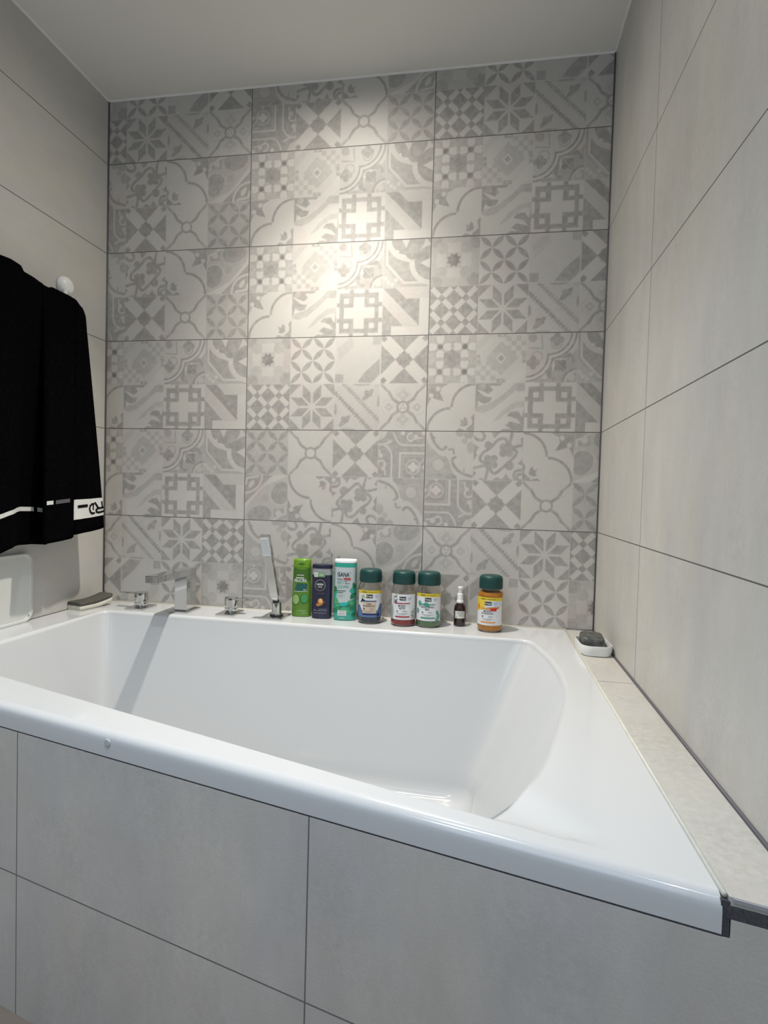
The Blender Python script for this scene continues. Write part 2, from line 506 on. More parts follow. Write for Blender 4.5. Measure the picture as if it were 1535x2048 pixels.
def ring_cross(floral=True):
    c = Cell(0.1)
    if floral:
        for dx, dy in ((0, -.26), (0, .26), (-.3, 0), (.3, 0)):
            x, y = .5 + dx, .5 + dy
            c.quatre(x, y, .05 if dx else .07, .32); c.disc(x, y, .025, .08)
            c.ring(x, y, .16, .03, .2)
    for sx in (1, -1):
        for sy in (1, -1):
            P = [(.5 + sx * a, .5 + sy * b) for a, b in ((.09, .08), (.22, .17), (.31, .32))]
            c.line(P, .06, .6)
            c.line([(.5 + sx * .345, .5 + sy * .345), (.5 + sx * .5, .5 + sy * .5)], .055, .52)
    c.disc(.5, .5, .135, .6); c.disc(.5, .5, .09, .06)
    if floral:
        for i in range(3): c.disc(.5 + .045 * math.cos(PI / 2 + i * 2.094), .5 - .045 * math.sin(PI / 2 + i * 2.094), .022, .5)
    return c
def vase():
    c = Cell(0.14)
    c.poly([(0, .1), (.08, .3), (.3, .5), (.5, .58), (.55, .8), (.7, 1), (0, 1)], .42)
    c.disc(.28, .7, .17, .2); c.ring(.28, .7, .14, .05, .45); c.disc(.4, .58, .06, .5)
    c.curve([(.11, .05), (.18, .22), (.3, .36), (.38, .38), (.43, .33)], .06, .6); c.line([(.12, .1), (.2, .14)], .03, .6)
    c.curve([(.5, .38), (.58, .38), (.6, .46)], .05, .55)
    c.curve([(.63, .54), (.57, .6), (.64, .76), (.78, .87), (.97, .93)], .06, .6); c.line([(.82, .78), (.82, .88)], .03, .5)
    c.disc(.72, .02, .09, .45); c.disc(.9, .06, .1, .5); c.disc(.82, .2, .06, .38); c.disc(.94, .33, .08, .42, .12)
    c.disc(.55, .95, .12, .6, .06); c.line([(0, .95), (.5, .9)], .08, .5)
    return c
def maze():
    c = Cell(0.1)
    K = .58; W_ = .062
    c.curve([(.35, .62), (.2, .63), (.14, .55), (.2, .44), (.35, .33), (.5, .17), (.62, .14), (.68, .22), (.68, .36)], W_, K)
    c.curve([(.35, .68), (.37, .8), (.45, .86), (.58, .76), (.75, .6), (.87, .46), (.85, .38), (.72, .35)], W_, K)
    c.line([(0, .76), (.32, .68)], W_, K); c.line([(.26, 1), (.32, .72)], W_, K); c.line([(.78, 0), (.72, .33)], W_, K); c.line([(1, .27), (.72, .34)], W_, K)
    c.quatre(.36, .62, .09, K, PI / 4); c.quatre(.67, .38, .09, K, PI / 4)
    c.disc(.3, .28, .08, K); c.disc(.74, .7, .09, K)
    c.curve([(.0, .1), (.08, .17), (.18, .17), (.22, .1), (.17, 0)], W_, K)
    c.curve([(1.0, .78), (.88, .8), (.84, .88), (.86, 1)], W_, K); c.ring(.97, .93, .07, .05, K)
    c.poly([(0, .25), (.12, .33), (.05, .42), (.08, .5), (0, .62)], K); c.poly([(.35, 0), (.55, 0), (.42, .14)], K)
    c.poly([(0, .8), (.07, .85), (0, .97)], K); c.poly([(.1, 1), (.18, .95), (.24, 1)], K)
    c.poly([(.4, 1), (.5, .93), (.6, .98), (.68, .86), (.74, .96), (.82, 1)], K); c.poly([(1, .55), (.9, .65), (1, .7)], K); c.poly([(1, .4), (.95, .15), (1, .1)], K)
    return c
def rounds():
    c = Cell(0.3)
    c.poly([(0, 1), (.1, .95), (.55, .75), (.95, .3), (1, 0), (1, .36), (.35, 1)], .08)
    c.disc(.17, .6, .2, .56, .27, .3); c.ring(.17, .6, .25, .03, .16, (V < .62)); c.disc(.65, .12, .28, .56, .2, -.2)
    c.rect(0, .0, .32, .27, .5); c.disc(.2, .16, .07, .12); c.line([(.15, .12), (.05, .16), (.05, .28)], .05, .12); c.line([(.2, .08), (.3, .03)], .05, .12)
    c.rect(.45, .42, .6, .56, .42)
    c.poly([(.34, 1), (.62, .78), (.98, .38), (1, .36), (1, 1)], .58)
    c.ring(1, 1, .4, .05, .1); c.disc(.84, .8, .05, .12, .1, .6); c.line([(.7, .97), (.95, .93), (.98, .8)], .05, .14)
    return c
def nested():
    c = Cell(0.56)
    c.line([(.53, -.1), (.53, .53), (-.1, .53)], .045, .1); c.line([(.47, -.1), (.47, .47), (-.1, .47)], .02, .35)
    c.quatre(.25, .24, .055, .03); c.ring(.25, .24, .15, .03, .25)
    c.poly([(0, .18), (.07, .24), (0, .3)], .08); c.line([(.02, .4), (.12, .3), (.15, .15)], .03, .2); c.poly([(.2, 0), (.3, 0), (.25, .06)], .12); c.disc(.05, .08, .05, .4)
    c.curve([(.71, -.05), (.71, .3), (.72, .52), (.8, .65), (.86, .68)], .04, .12)
    c.curve([(-.05, .7), (.3, .7), (.52, .71), (.62, .82), (.68, .95)], .04, .16)
    c.line([(.74, .78), (.85, .72), (1, .7)], .05, .2)
    c.ring(.93, .28, .085, .035, .1, V > .26); c.line([(.84, .06), (.86, .2), (.86, .3)], .03, .1); c.disc(.89, .2, .045, .12); c.disc(.95, .47, .045, .1); c.line([(.96, .47), (.98, .58)], .04, .12)
    c.ring(.3, .87, .085, .035, .1, U > .28); c.line([(.06, .86), (.2, .84), (.3, .8)], .03, .1); c.disc(.2, .88, .045, .12); c.disc(.48, .95, .045, .1); c.disc(.04, .96, .05, .12)
    c.poly([(.8, 1), (.88, .85), (1, .8), (1, 1)], .2)
    return c
A_ = [[florets(), checker(), lobes(), scroll()], [cloud(), wave(), fret(), enn()]]
B_ = [[faded_star(), petals(), band(), bigx()], [lattice(), star8(), zigzag(), ring_cross()]]
D_ = [[vase(), maze(), cloud(True), rounds()], [nested(), bigx(.6), ring_cross(False), petals(.32, .62)]]
for row_ in A_ + B_ + D_:
    for c_ in row_:                       # faint pale line where two motifs meet
        c_.a = c_.a.copy(); c_.a[:1, :] *= .45; c_.a[:, :1] *= .45
def sheet(S): return np.vstack([np.hstack([c.a for c in r]) for r in S])
SA, SB, SD = sheet(A_), sheet(B_), sheet(D_)
rot180 = lambda a: a[::-1, ::-1]
# tile courses from the ceiling down (each 0.6 x 0.3), three tiles across, cut at both corners
COURSES = [(SB, SD, SB), (SD, SA, SA), (SD, SA, SB), (SA, SB, SA), (SA, rot180(SD), SD), (rot180(SB), SD, rot180(SB))]
FULL = np.vstack([np.hstack(r) for r in COURSES])          # covers x -0.6..1.2, z(J) +0.3..-1.5

def build_pattern_wall():
    step = 0.15 / NC
    nx = int(round((XR - XL) / step)); z_lo, z_hi = ZR - 0.0, ZC
    nz_ = int(round((z_hi - z_lo) / step))
    xs = np.linspace(XL, XR, nx + 1); zs = np.linspace(z_lo, z_hi, nz_ + 1)
    X, Zg = np.meshgrid(xs, zs)
    co = np.zeros((X.size, 3), np.float32); co[:, 0] = X.ravel(); co[:, 2] = Zg.ravel()
    me = bpy.data.meshes.new('wall_back')
    i = np.arange(nz_)[:, None] * (nx + 1) + np.arange(nx)[None, :]
    quads = np.stack([i, i + 1, i + nx + 2, i + nx + 1], -1).reshape(-1).astype(np.int32)
    nf = nx * nz_
    me.vertices.add(len(co)); me.vertices.foreach_set('co', co.ravel())
    me.loops.add(nf * 4); me.loops.foreach_set('vertex_index', quads)
    me.polygons.add(nf); me.polygons.foreach_set('loop_start', np.arange(0, nf * 4, 4, dtype=np.int32))
    me.update()
    px = np.clip((X + 0.6) / step - 0.5, 0, FULL.shape[1] - 1.001); py = np.clip((0.3 - (Zg - Z0)) / step - 0.5, 0, FULL.shape[0] - 1.001)
    xi, yi = px.astype(int), py.astype(int); fx, fy = px - xi, py - yi
    val = (FULL[yi, xi] * (1 - fx) * (1 - fy) + FULL[yi, xi + 1] * fx * (1 - fy) + FULL[yi + 1, xi] * (1 - fx) * fy + FULL[yi + 1, xi + 1] * fx * fy)
    a = me.attributes.new('print', 'FLOAT', 'POINT'); a.data.foreach_set('value', val.ravel().astype(np.float32))
    m = tile_material('cement_pattern_tile', [(0, 0.0, 0.6), (2, Z0, 0.3)], width=0.0026, base=(0.56, 0.54, 0.50), joint=(0.13, 0.125, 0.12), attr='print', rough=0.50, var=0.08)
    return struct(link_mesh('wall_back', me, m))
build_pattern_wall()

# ================================================================== the room shell
TB = (0.53, 0.51, 0.465)
m_left = tile_material('plain_tile_left', [(2, Z0, 0.3)], base=TB, width=0.0024, streak=(1, 1, 2.2))
m_right = tile_material('plain_tile_right', [(2, Z0 - 0.3), (2, Z0 - 0.6), (2, Z0 - 0.9), (2, Z0 - 1.2), (2, Z0 - 1.5), (2, Z0 - 1.8), (1, -0.4848), (1, -1.6848)], base=TB, streak=(1, 1.2, 0.5), width=0.0024, var=0.20, speck=0.3)
m_plain = tile_material('plain_tile', [(0, 0.0, 0.6), (2, Z0, 0.3)], base=TB)
m_floor = tile_material('floor_tile', [(0, 0.05, 0.6), (1, -0.4, 0.6)], base=(0.30, 0.235, 0.185), joint=(0.12, 0.1, 0.09), streak=(1, 4, 1), width=0.003, var=0.2)
m_ceil = mat('ceiling_paint', (0.74, 0.73, 0.69), 0.9, bump=(400, 0.1))
m_wall_paint = mat('rear_wall_paint', (0.14, 0.13, 0.12), 0.85)
T = 0.06
struct(obj('wall_left', newbox(XL - T, XL, YF, 0.0, 0, ZC), m_left))
struct(obj('wall_right', newbox(XR, XR + T, YF, 0.0, 0, ZC), m_right))
struct(obj('floor', newbox(XL - T, XR + T, YF - T, T, -T, 0), m_floor))
struct(obj('ceiling', newbox(XL - T, XR + T, YF - T, T, ZC, ZC + T), m_ceil))
# rear wall with an opening for an unseen window, added for the cool light
bm = bmesh.new()
WX0, WX1, WZ0, WZ1 = -0.2, 0.8, 0.85, 2.05
for a in ((XL - T, WX0, 0, ZC), (WX1, XR + T, 0, ZC), (WX0, WX1, 0, WZ0), (WX0, WX1, WZ1, ZC)):
    box(bm, a[0], a[1], YF - T, YF, a[2], a[3])
struct(obj('wall_front', bm, m_wall_paint))
bm = bmesh.new()
for a in ((WX0, WX0 + .05, WZ0, WZ1), (WX1 - .05, WX1, WZ0, WZ1), (WX0, WX1, WZ0, WZ0 + .05), (WX0, WX1, WZ1 - .05, WZ1)):
    box(bm, a[0], a[1], YF - 0.05, YF - 0.005, a[2], a[3])
wf = struct(obj('assumed_window', bm, mat('window_frame_white', (.8, .8, .8), .4)))
obj('pane', newbox(WX0 + .05, WX1 - .05, YF - 0.035, YF - 0.03, WZ0 + .05, WZ1 - .05), mat('window_glass', (.8, .88, 1), .3, trans=0.6), wf)

# ledge tile along the right wall, its grout and the wall seams
m_ledge = tile_material('ledge_tile', [(1, -0.504)], base=(0.51, 0.49, 0.44), streak=(1, .6, 1), width=0.002, var=0.20, speck=0.6)
XT = 1.041                                    # right end of the bath
XS = 1.047                                    # left end of the ledge
def prism(bm, pts, z0, z1):
    return loft(bm, [[(x, y, z0) for x, y in pts], [(x, y, z1) for x, y in pts]])
m_grout = mat('dark_grout', (0.065, 0.065, 0.072), .8, noise=(300, .3))
m_seam = mat('grey_silicone', (0.115, 0.105, 0.115), .45)
m_sil = mat('cream_silicone', (0.64, 0.62, 0.54), .4, noise=(60, .06))
zt = ZR + 0.001
struct(obj('trim_1', prism(bmesh.new(), [(XS, -0.004), (XS, front_y(XS) + .002), (XR, front_y(XR) + .002), (XR, -0.004)], zt - 0.009, zt), m_ledge))
struct(obj('trim_2', prism(bmesh.new(), [(XS - .002, -0.004), (XS - .002, front_y(XS) + .001), (XR, front_y(XR) + .001), (XR, -0.004)], zt - 0.022, zt - 0.009), m_grout))
# edge protector in front of the ledge: a thin light metal line
struct(obj('trim_3', prism(bmesh.new(), [(XS + .003, front_y(XS) + .003), (XS + .003, front_y(XS) - .0008), (XR, front_y(XR) - .0008), (XR, front_y(XR) + .003)], zt - 0.0045, zt - 0.0005), mat('edge_profile', (.35, .35, .38), .5)))
# vertical dark joint between the bath rim and the ledge
struct(obj('trim_4', prism(bmesh.new(), [(XT - .001, -0.05), (XT - .001, front_y(XT) + .0015), (XS + .001, front_y(XS) + .0015), (XS + .001, -0.05)], ZR - 0.0415, ZR - 0.004), m_grout))
# silicone beads
bm = bmesh.new()
def bead(bm, p0, p1, r, n=6):
    p0, p1 = Vector(p0), Vector(p1); d = (p1 - p0).normalized()
    a = d.cross(Vector((0, 0, 1))) if abs(d.z) < .9 else d.cross(Vector((1, 0, 0))); a.normalize(); b = d.cross(a)
    return loft(bm, [[p + (a * math.cos(2 * PI * k / n) + b * math.sin(2 * PI * k / n)) * r for k in range(n)] for p in (p0, p1)])
bead(bm, (XT + .003, -.004, ZR), (XT + .003, front_y(XT) + .004, ZR), .0034)
bead(bm, (XL + .004, -.003, ZR), (XT + .003, -.003, ZR), .0034)
struct(obj('trim_5', bm, m_sil, smooth=True))
def seam(name, p0, p1, r=.0035): struct(obj(name, bead(bmesh.new(), p0, p1, r), m_seam, smooth=True))
seam('trim_6', (XL + .0008, -.0008, ZR), (XL + .0008, -.0008, ZC), .0036)
seam('trim_7', (XR - .0008, -.0008, ZR), (XR - .0008, -.0008, ZC), .0036)
seam('trim_8', (XR - .0008, -.002, zt), (XR - .0008, front_y(XR), zt), .0040)
seam('trim_9', (XT + .006, -.0008, zt), (XR, -.0008, zt), .0035)
m_bead = mat('ceiling_bead', (.80, .79, .76), .6)
struct(obj('trim_10', bead(bmesh.new(), (XL, -.001, ZC), (XR, -.001, ZC), .0042), m_bead))
struct(obj('trim_11', bead(bmesh.new(), (XL + .001, YF, ZC), (XL + .001, 0, ZC), .0042), m_bead))
struct(obj('trim_12', bead(bmesh.new(), (XR - .001, YF, ZC), (XR - .001, 0, ZC), .0036), m_bead))

# tiled bath front (slanting): its own axes, joints measured along the slanted face
ang = math.atan(-0.25)
L_along = lambda x: (x - XL) / math.cos(ang)
m_front = tile_material('plain_tile_front', [(0, L_along(-0.0125)), (0, L_along(0.5695)), (0, L_along(1.1515)), (2, Z0 - 1.8)], base=(0.57, 0.54, 0.495), streak=(1.3, 1, 0.6), width=0.0024, joint=(0.17, 0.165, 0.16), var=0.20, speck=0.35)
Lf = L_along(XR)
bm = bmesh.new()
xt_l = L_along(XT)
box(bm, 0, Lf, 0.0, 0.012, 0, ZR - 0.0418)
box(bm, L_along(XS) + .0015, Lf, 0.0, 0.012, ZR - 0.0418, zt - 0.0225)
af = obj('wall_apron', bm, m_front); struct(af)
af.location = (XL, front_y(XL), 0); af.rotation_euler = (0, 0, ang)
struct(obj('trim_13', prism(bmesh.new(), [(XL, front_y(XL) + .004), (XT, front_y(XT) + .004), (XT, front_y(XT) + .001), (XL, front_y(XL) + .001)], ZR - 0.0430, ZR - 0.0385), m_grout))

# ================================================================== the bathtub
m_tub = mat('white_acrylic', (0.630, 0.640, 0.645), 0.16, coat=0.4)
def catmull(P, n):
    P = [Vector(p) for p in P]; P = [2 * P[0] - P[1]] + P + [2 * P[-1] - P[-2]]
    out = []
    for i in range(1, len(P) - 2):
        a, b, c, d = P[i - 1:i + 3]
        for k in range(16):
            t = k / 16
            out.append(0.5 * ((2 * b) + (c - a) * t + (2 * a - 5 * b + 4 * c - d) * t * t + (3 * b - a - 3 * c + d) * t ** 3))
    out.append(P[-2])
    return resample(out, n)
def resample(P, n):
    s = [0]
    for a, b in zip(P, P[1:]): s.append(s[-1] + (b - a).length)
    out = []; j = 0
    for k in range(n):
        t = s[-1] * k / n
        while s[j + 1] < t: j += 1
        f = (t - s[j]) / max(1e-9, s[j + 1] - s[j]); out.append(P[j].lerp(P[j + 1], f))
    return out
NS = (90, 70, 90, 50)       # samples on back, right, front, left side
def side_loop(sides):
    out = []
    for P, n in zip(sides, NS):
        P = [Vector(p) for p in P]
        out += catmull(P, n) if len(P) > 2 else resample(P, n)
    return out
def smooth_loop(L, it):
    for _ in range(it):
        n = len(L)
        L = [L[i] * .5 + (L[i - 1] + L[(i + 1) % n]) * .25 for i in range(n)]
    return L
BL, BR, FR, FL = (-0.400, -0.155), (0.922, -0.168), (0.800, -1.100), (-0.400, -0.712)
top = side_loop([[BL, BR], [BR, (.9545, -.314), (.969, -.478), (.9552, -.645), (.8956, -.907), (.857, -1.010), FR], [FR, FL], [FL, BL]])
top = smooth_loop(top, 3)
oBL, oBR, oFR, oFL = (XL + .003, -.004), (XT, -.004), (XT, front_y(XT)), (XL + .003, front_y(XL + .003))
outer = side_loop([[oBL, oBR], [oBR, oFR], [oFR, oFL], [oFL, oBL]])
b1, b2, b3, b4 = (-0.345, -0.245), (0.775, -0.245), (0.700, -0.985), (-0.345, -0.640)
bot = side_loop([[b1, b2], [b2, b3], [b3, b4], [b4, b1]])
bot = smooth_loop(bot, 30)
n = len(top)
P1, P2, P3 = Vector((.857, -1.012)), Vector((.9565, -1.135)), Vector((.80, -1.104))
rd = (P2 - P1).normalized(); rn = Vector((rd.y, -rd.x))
if rn.dot(P3 - P1) < 0: rn = -rn
ld = (Vector((.935, -1.1385)) - Vector((.80, -1.104))).normalized(); ln_ = Vector((-ld.y, ld.x))
if ln_.y < 0: ln_ = -ln_
def dip(x, y):
    """shallow triangular hollow in the right front of the rim"""
    p = Vector((x, y))
    a = (p - P1).dot(rn); b = (p - P3).dot(ln_)
    if x < .795 or a <= 0 or b <= 0: return 0.0
    return -min(0.24 * a, 0.8 * b, 0.010)
def up_z(p, z): return (p.x, p.y, z)
loops = []
# outside skirt: bottom, up, rounded over
cen = Vector((.3, -.55))
skirt = []
RB = 0.016
for zd in (0.039, 0.028, RB): loops.append([up_z(p, ZR - zd) for p in outer])
for k in range(1, 7):
    a = PI / 2 * k / 6
    off = RB * (1 - math.cos(a)); zz = ZR - RB + RB * math.sin(a)
    L = []
    for i, p in enumerate(outer):
        q = p.copy()
        # only the room-side edge is rounded; the others stay tight to the walls
        if NS[0] + NS[1] <= i < NS[0] + NS[1] + NS[2]: q.y += off
        L.append(up_z(q, zz))
    loops.append(L)
flat0 = [Vector(v[:2]) for v in loops[-1]]
RI = 0.011
def toward(i, d):
    v = bot[i] - top[i]; return top[i] + v.normalized() * d
edge = [toward(i, -RI) for i in range(n)]
M = 44
for k in [k_ / M for k_ in range(1, M - 1)] + [.985, .996, 1.0]:
    L = []
    for i in range(n):
        q = flat0[i].lerp(edge[i], k)
        L.append(up_z(q, ZR + dip(q.x, q.y)))
    loops.append(L)
for k in range(1, 9):
    a = PI / 2 * k / 8
    loops.append([up_z(toward(i, -RI + RI * math.sin(a)), ZR + dip(*toward(i, -RI)) - RI * (1 - math.cos(a))) for i in range(n)])
DEP = 0.44; FR_ = 0.055
K = 14
for t in [.01, .03] + [k / K for k in range(1, K + 1)]:
    L = []
    for i in range(n):
        D = (bot[i] - top[i]).length
        q = toward(i, (D - FR_ * .35) * t)
        L.append(up_z(q, ZR - RI + (-(DEP - FR_) + RI) * t))
    loops.append(L)
for k in range(1, 8):
    a = PI / 2 * k / 7
    L = []
    for i in range(n):
        D = (bot[i] - top[i]).length
        q = toward(i, D - FR_ * .35 + (FR_ * 1.0) * (1 - math.cos(a)))
        L.append(up_z(q, ZR - (DEP - FR_) - FR_ * math.sin(a)))
    loops.append(L)
cb = Vector((.2, -.5))
for k in (.5, .15):
    loops.append([up_z(cb.lerp(Vector(loops[-1][i][:2]), k if k == .5 else .3), ZR - DEP - (.004 if k == .5 else .006)) for i in range(n)])
bm = loft(bmesh.new(), loops, cap0=False, cap1=True)
tub = thing('bathtub', 'large white asymmetrical built-in bathtub with slanting front edge, set in tiles', 'bathtub', (XL, 0, 0))
shell = obj('tub_shell', bm, m_tub, tub, angle=50); shell.location = (-XL, 0, 0)
# drain in the middle of the floor
dz = ZR - DEP - 0.0075
dr = obj('drain', lathe(bmesh.new(), round_prof([(0, dz + .007), (.030, dz + .006), (.034, dz), (0, dz)], .002), c=(.2 - XL, -.5)), mat('chrome', (.62, .62, .61), .06, 1.0), tub, angle=40)
# little round bump on the front edge
fx = .2018
bmp = obj('round_bump', lathe(bmesh.new(), round_prof([(0, .0022), (.0062, .0018), (.0072, 0), (0, -.001)], .001), n=24), mat('clear_bump', (.50, .52, .55), .15), tub, angle=40)
bmp.rotation_euler = (math.radians(90), 0, ang); bmp.location = (fx - XL, front_y(fx) + .0002, ZR - 0.0165)
bmp['label'] = 'small round translucent bump on the front edge'
M_CH = MATS['chrome']

# ================================================================== chrome fittings on the rim
m_black = mat('black_rubber', (.02, .02, .02), .5)
def plate(x0, x1, y0, y1, parent, loc):
    return obj('base_plate', newbox(x0 - loc[0], x1 - loc[0], y0 - loc[1], y1 - loc[1], 0.0, 0.006, bevel=.0008), M_CH, parent)
# spout
loc = (-.162, -.083, ZR)
t = thing('bath_spout', 'square chrome bath spout between two round tap knobs, reaching over the bath', 'faucet', loc)
plate(-.195, -.129, -.128, -.040, t, loc)
obj('column', newbox(-.0212, .0212, -.030, .030, .006, .118, bevel=.0008), M_CH, t)
sp = obj('spout_arm', newbox(-.0212, .0212, -.196, .030, .118, .139, bevel=.0009), M_CH, t)
obj('outlet', lathe(bmesh.new(), [(0, .113), (.011, .113), (.0125, .114), (.0125, .119), (0, .119)], 24, c=(0, -.178)), mat('aerator_grey', (.5, .5, .5), .3, .8), t, angle=30)
# knobs
def tap(x, y, px0, px1, sgn, label):
    loc = (x, y, ZR)
    t = thing('bath_tap', label, 'tap', loc, group='chrome tap knobs beside the spout')
    plate(px0, px1, -.128, -.043, t, loc)
    k = obj('knob', lathe(bmesh.new(), round_prof([(0, .0055), (.0185, .0055), (.0185, .008), (.0215, .010), (.0215, .0205), (.0208, .0212), (.0215, .0219), (.0215, .053), (0, .053)], .0012, 3), 48), M_CH, t, angle=35)
    xa, xb = (-.074, -.008) if sgn < 0 else (.008, .052)
    obj('lever', newbox(xa, xb, -.010, .010, .0450, .0505, bevel=.001), M_CH, t)
    return t
tap(-.318, -.084, -.3495, -.286, -1, 'round chrome tap knob on square plate, lever pointing to the left wall')
tap(-.003, -.080, -.0353, .0254, 1, 'round chrome tap knob on square plate between the spout and the hand shower')
# shower holder and hand shower
hx, hy = .153, -.088
h = thing('shower_holder', 'chrome holder socket on a square plate at the foot of the hand shower', 'holder', (hx, hy, ZR))
plate(.1157, .1861, -.136, -.043, h, (hx, hy))
obj('socket', lathe(bmesh.new(), round_prof([(0, .006), (.0175, .006), (.0175, .009), (.0155, .012), (.0145, .046), (.011, .050), (0, .050)], .0012, 3), 40), M_CH, h, angle=35)
obj('base_ring', lathe(bmesh.new(), [(0, .0055), (.0205, .0055), (.0205, .0095), (0, .0095)], 40), m_black, h, angle=35)
hsh = thing('hand_shower', 'slim square chrome hand shower standing upright in its holder, next to the green bottle', 'hand shower', (hx, hy - .008, ZR + .050))
tilt = math.atan2(.062, .215)
hsh.rotation_euler = (tilt, math.radians(-4.5), 0)
obj('neck', loft(bmesh.new(), [[(x, y, -.001) for x, y in rounded_rect(.013, .013, .005)], [(x, y, .020) for x, y in rounded_rect(.024, .018, .001)]]), M_CH, hsh, angle=40)
obj('handle', newbox(-.0125, .0125, -.009, .009, .020, .155, bevel=.0008), M_CH, hsh)
hd = obj('shower_head', newbox(-.0142, .0142, -.0095, .009, .155, .222, bevel=.0008), M_CH, hsh)
obj('spray_face', newbox(-.0125, .0125, -.0108, -.0095, .159, .217, bevel=.0003), mat('spray_plate_glare_white', (.86, .87, .88), .25), hd)  # white raised so the plate's colour carries the lamp's reflection
bm = bmesh.new()
for i in range(5): box(bm, -.0095 + i * .0044, -.0081 + i * .0044, -.0114, -.0108, .163, .213)
obj('nozzle_strip', bm, mat('nozzle_grey', (.55, .56, .58), .5), hd)
obj('collar', loft(bmesh.new(), [[(x, y, .000) for x, y in rounded_rect(.020, .020, .008)], [(x, y, .004) for x, y in rounded_rect(.020, .020, .008)]]), m_black, hsh)

# ================================================================== bottles and jars
TXT = {}
def text_bm(s, size, align='CENTER', bold=0.0, squeeze=1.0):
    cu = bpy.data.curves.new('tmp', 'FONT'); cu.body = s; cu.size = size; cu.align_x = align; cu.align_y = 'CENTER'
    cu.offset = bold; cu.resolution_u = 2; cu.fill_mode = 'FRONT' if hasattr(cu, 'fill_mode') else cu.fill_mode
    o = bpy.data.objects.new('tmp', cu); C.objects.link(o)
    dg = bpy.context.evaluated_depsgraph_get()
    me = bpy.data.meshes.new_from_object(o.evaluated_get(dg))
    bpy.data.objects.remove(o); bpy.data.curves.remove(cu)
    pts = [(v.co.x * squeeze, v.co.y) for v in me.vertices]; fs = [tuple(p.vertices) for p in me.polygons]
    bpy.data.meshes.remove(me)
    return pts, fs
def decal(name, m, parent, surf, off, polys=(), texts=(), maxlen=.005):
    """polys: [[(u, v), ...]]; texts: [(string, u, v, size, bold, squeeze, rotation)]; surf(u, v, off) -> point"""
    if len(polys) > 1 and not texts:      # each separate printed piece is a part of its own
        return [decal(name, m, parent, surf, off, [P], (), maxlen) for P in polys][0]
    bm = bmesh.new()
    for P in polys:
        f = bm.faces.new([bm.verts.new((u, v, 0)) for u, v in P])
    if polys:
        bmesh.ops.triangulate(bm, faces=bm.faces[:])
        for _ in range(7):
            es = [e for e in bm.edges if e.calc_length() > maxlen]
            if not es: break
            bmesh.ops.subdivide_edges(bm, edges=es, cuts=1)
            bmesh.ops.triangulate(bm, faces=[f for f in bm.faces if len(f.verts) > 3])
    for tx in texts:
        s, u, v, size = tx[:4]; bold = tx[4] if len(tx) > 4 else 0; sq = tx[5] if len(tx) > 5 else 1; rt = tx[6] if len(tx) > 6 else 0
        pts, fs = text_bm(s, size, 'CENTER', bold, sq)
        c_, s_ = math.cos(rt), math.sin(rt)
        vs_ = [bm.verts.new((u + x * c_ - y * s_, v + x * s_ + y * c_, 0)) for x, y in pts]
        for f in fs:
            try: bm.faces.new([vs_[i] for i in f])
            except ValueError: pass
    for v in bm.verts: v.co = surf(v.co.x, v.co.y, off)
    me = bpy.data.meshes.new(name); bm.to_mesh(me); bm.free()
    return link_mesh(name, me, m, parent, True)
def rect(u0, v0, u1, v1): return [(u0, v0), (u1, v0), (u1, v1), (u0, v1)]
def circ(u, v, r, ry=None, n=24): return [(u + r * math.cos(2 * PI * k / n), v + (ry or r) * math.sin(2 * PI * k / n)) for k in range(n)]
def leaf(u, v, l, w_, a, n=7):
    P = []
    for k in range(n + 1): P.append((l * (k / n - .5), w_ * math.sin(PI * k / n)))
    for k in range(n - 1, 0, -1): P.append((l * (k / n - .5), -w_ * math.sin(PI * k / n)))
    c_, s_ = math.cos(a), math.sin(a)
    return [(u + x * c_ - y * s_, v + x * s_ + y * c_) for x, y in P]
def micro(u, v, w_, h=.0016, seed=1):
    """a row of print too small to read: short dashes"""
    rnd = random.Random(seed * 7919 + int(v * 1e5)); P = []; x = u - w_ / 2
    while x < u + w_ / 2:
        l = min(rnd.uniform(.0015, .0045), u + w_ / 2 - x)
        if l > .0006: P.append(rect(x, v - h / 2, x + l, v + h / 2))
        x += l + .0009
    return P
def cyl_surf(r):
    return lambda u, v, off: Vector(((r + off) * math.sin(u / r), -(r + off) * math.cos(u / r), v))

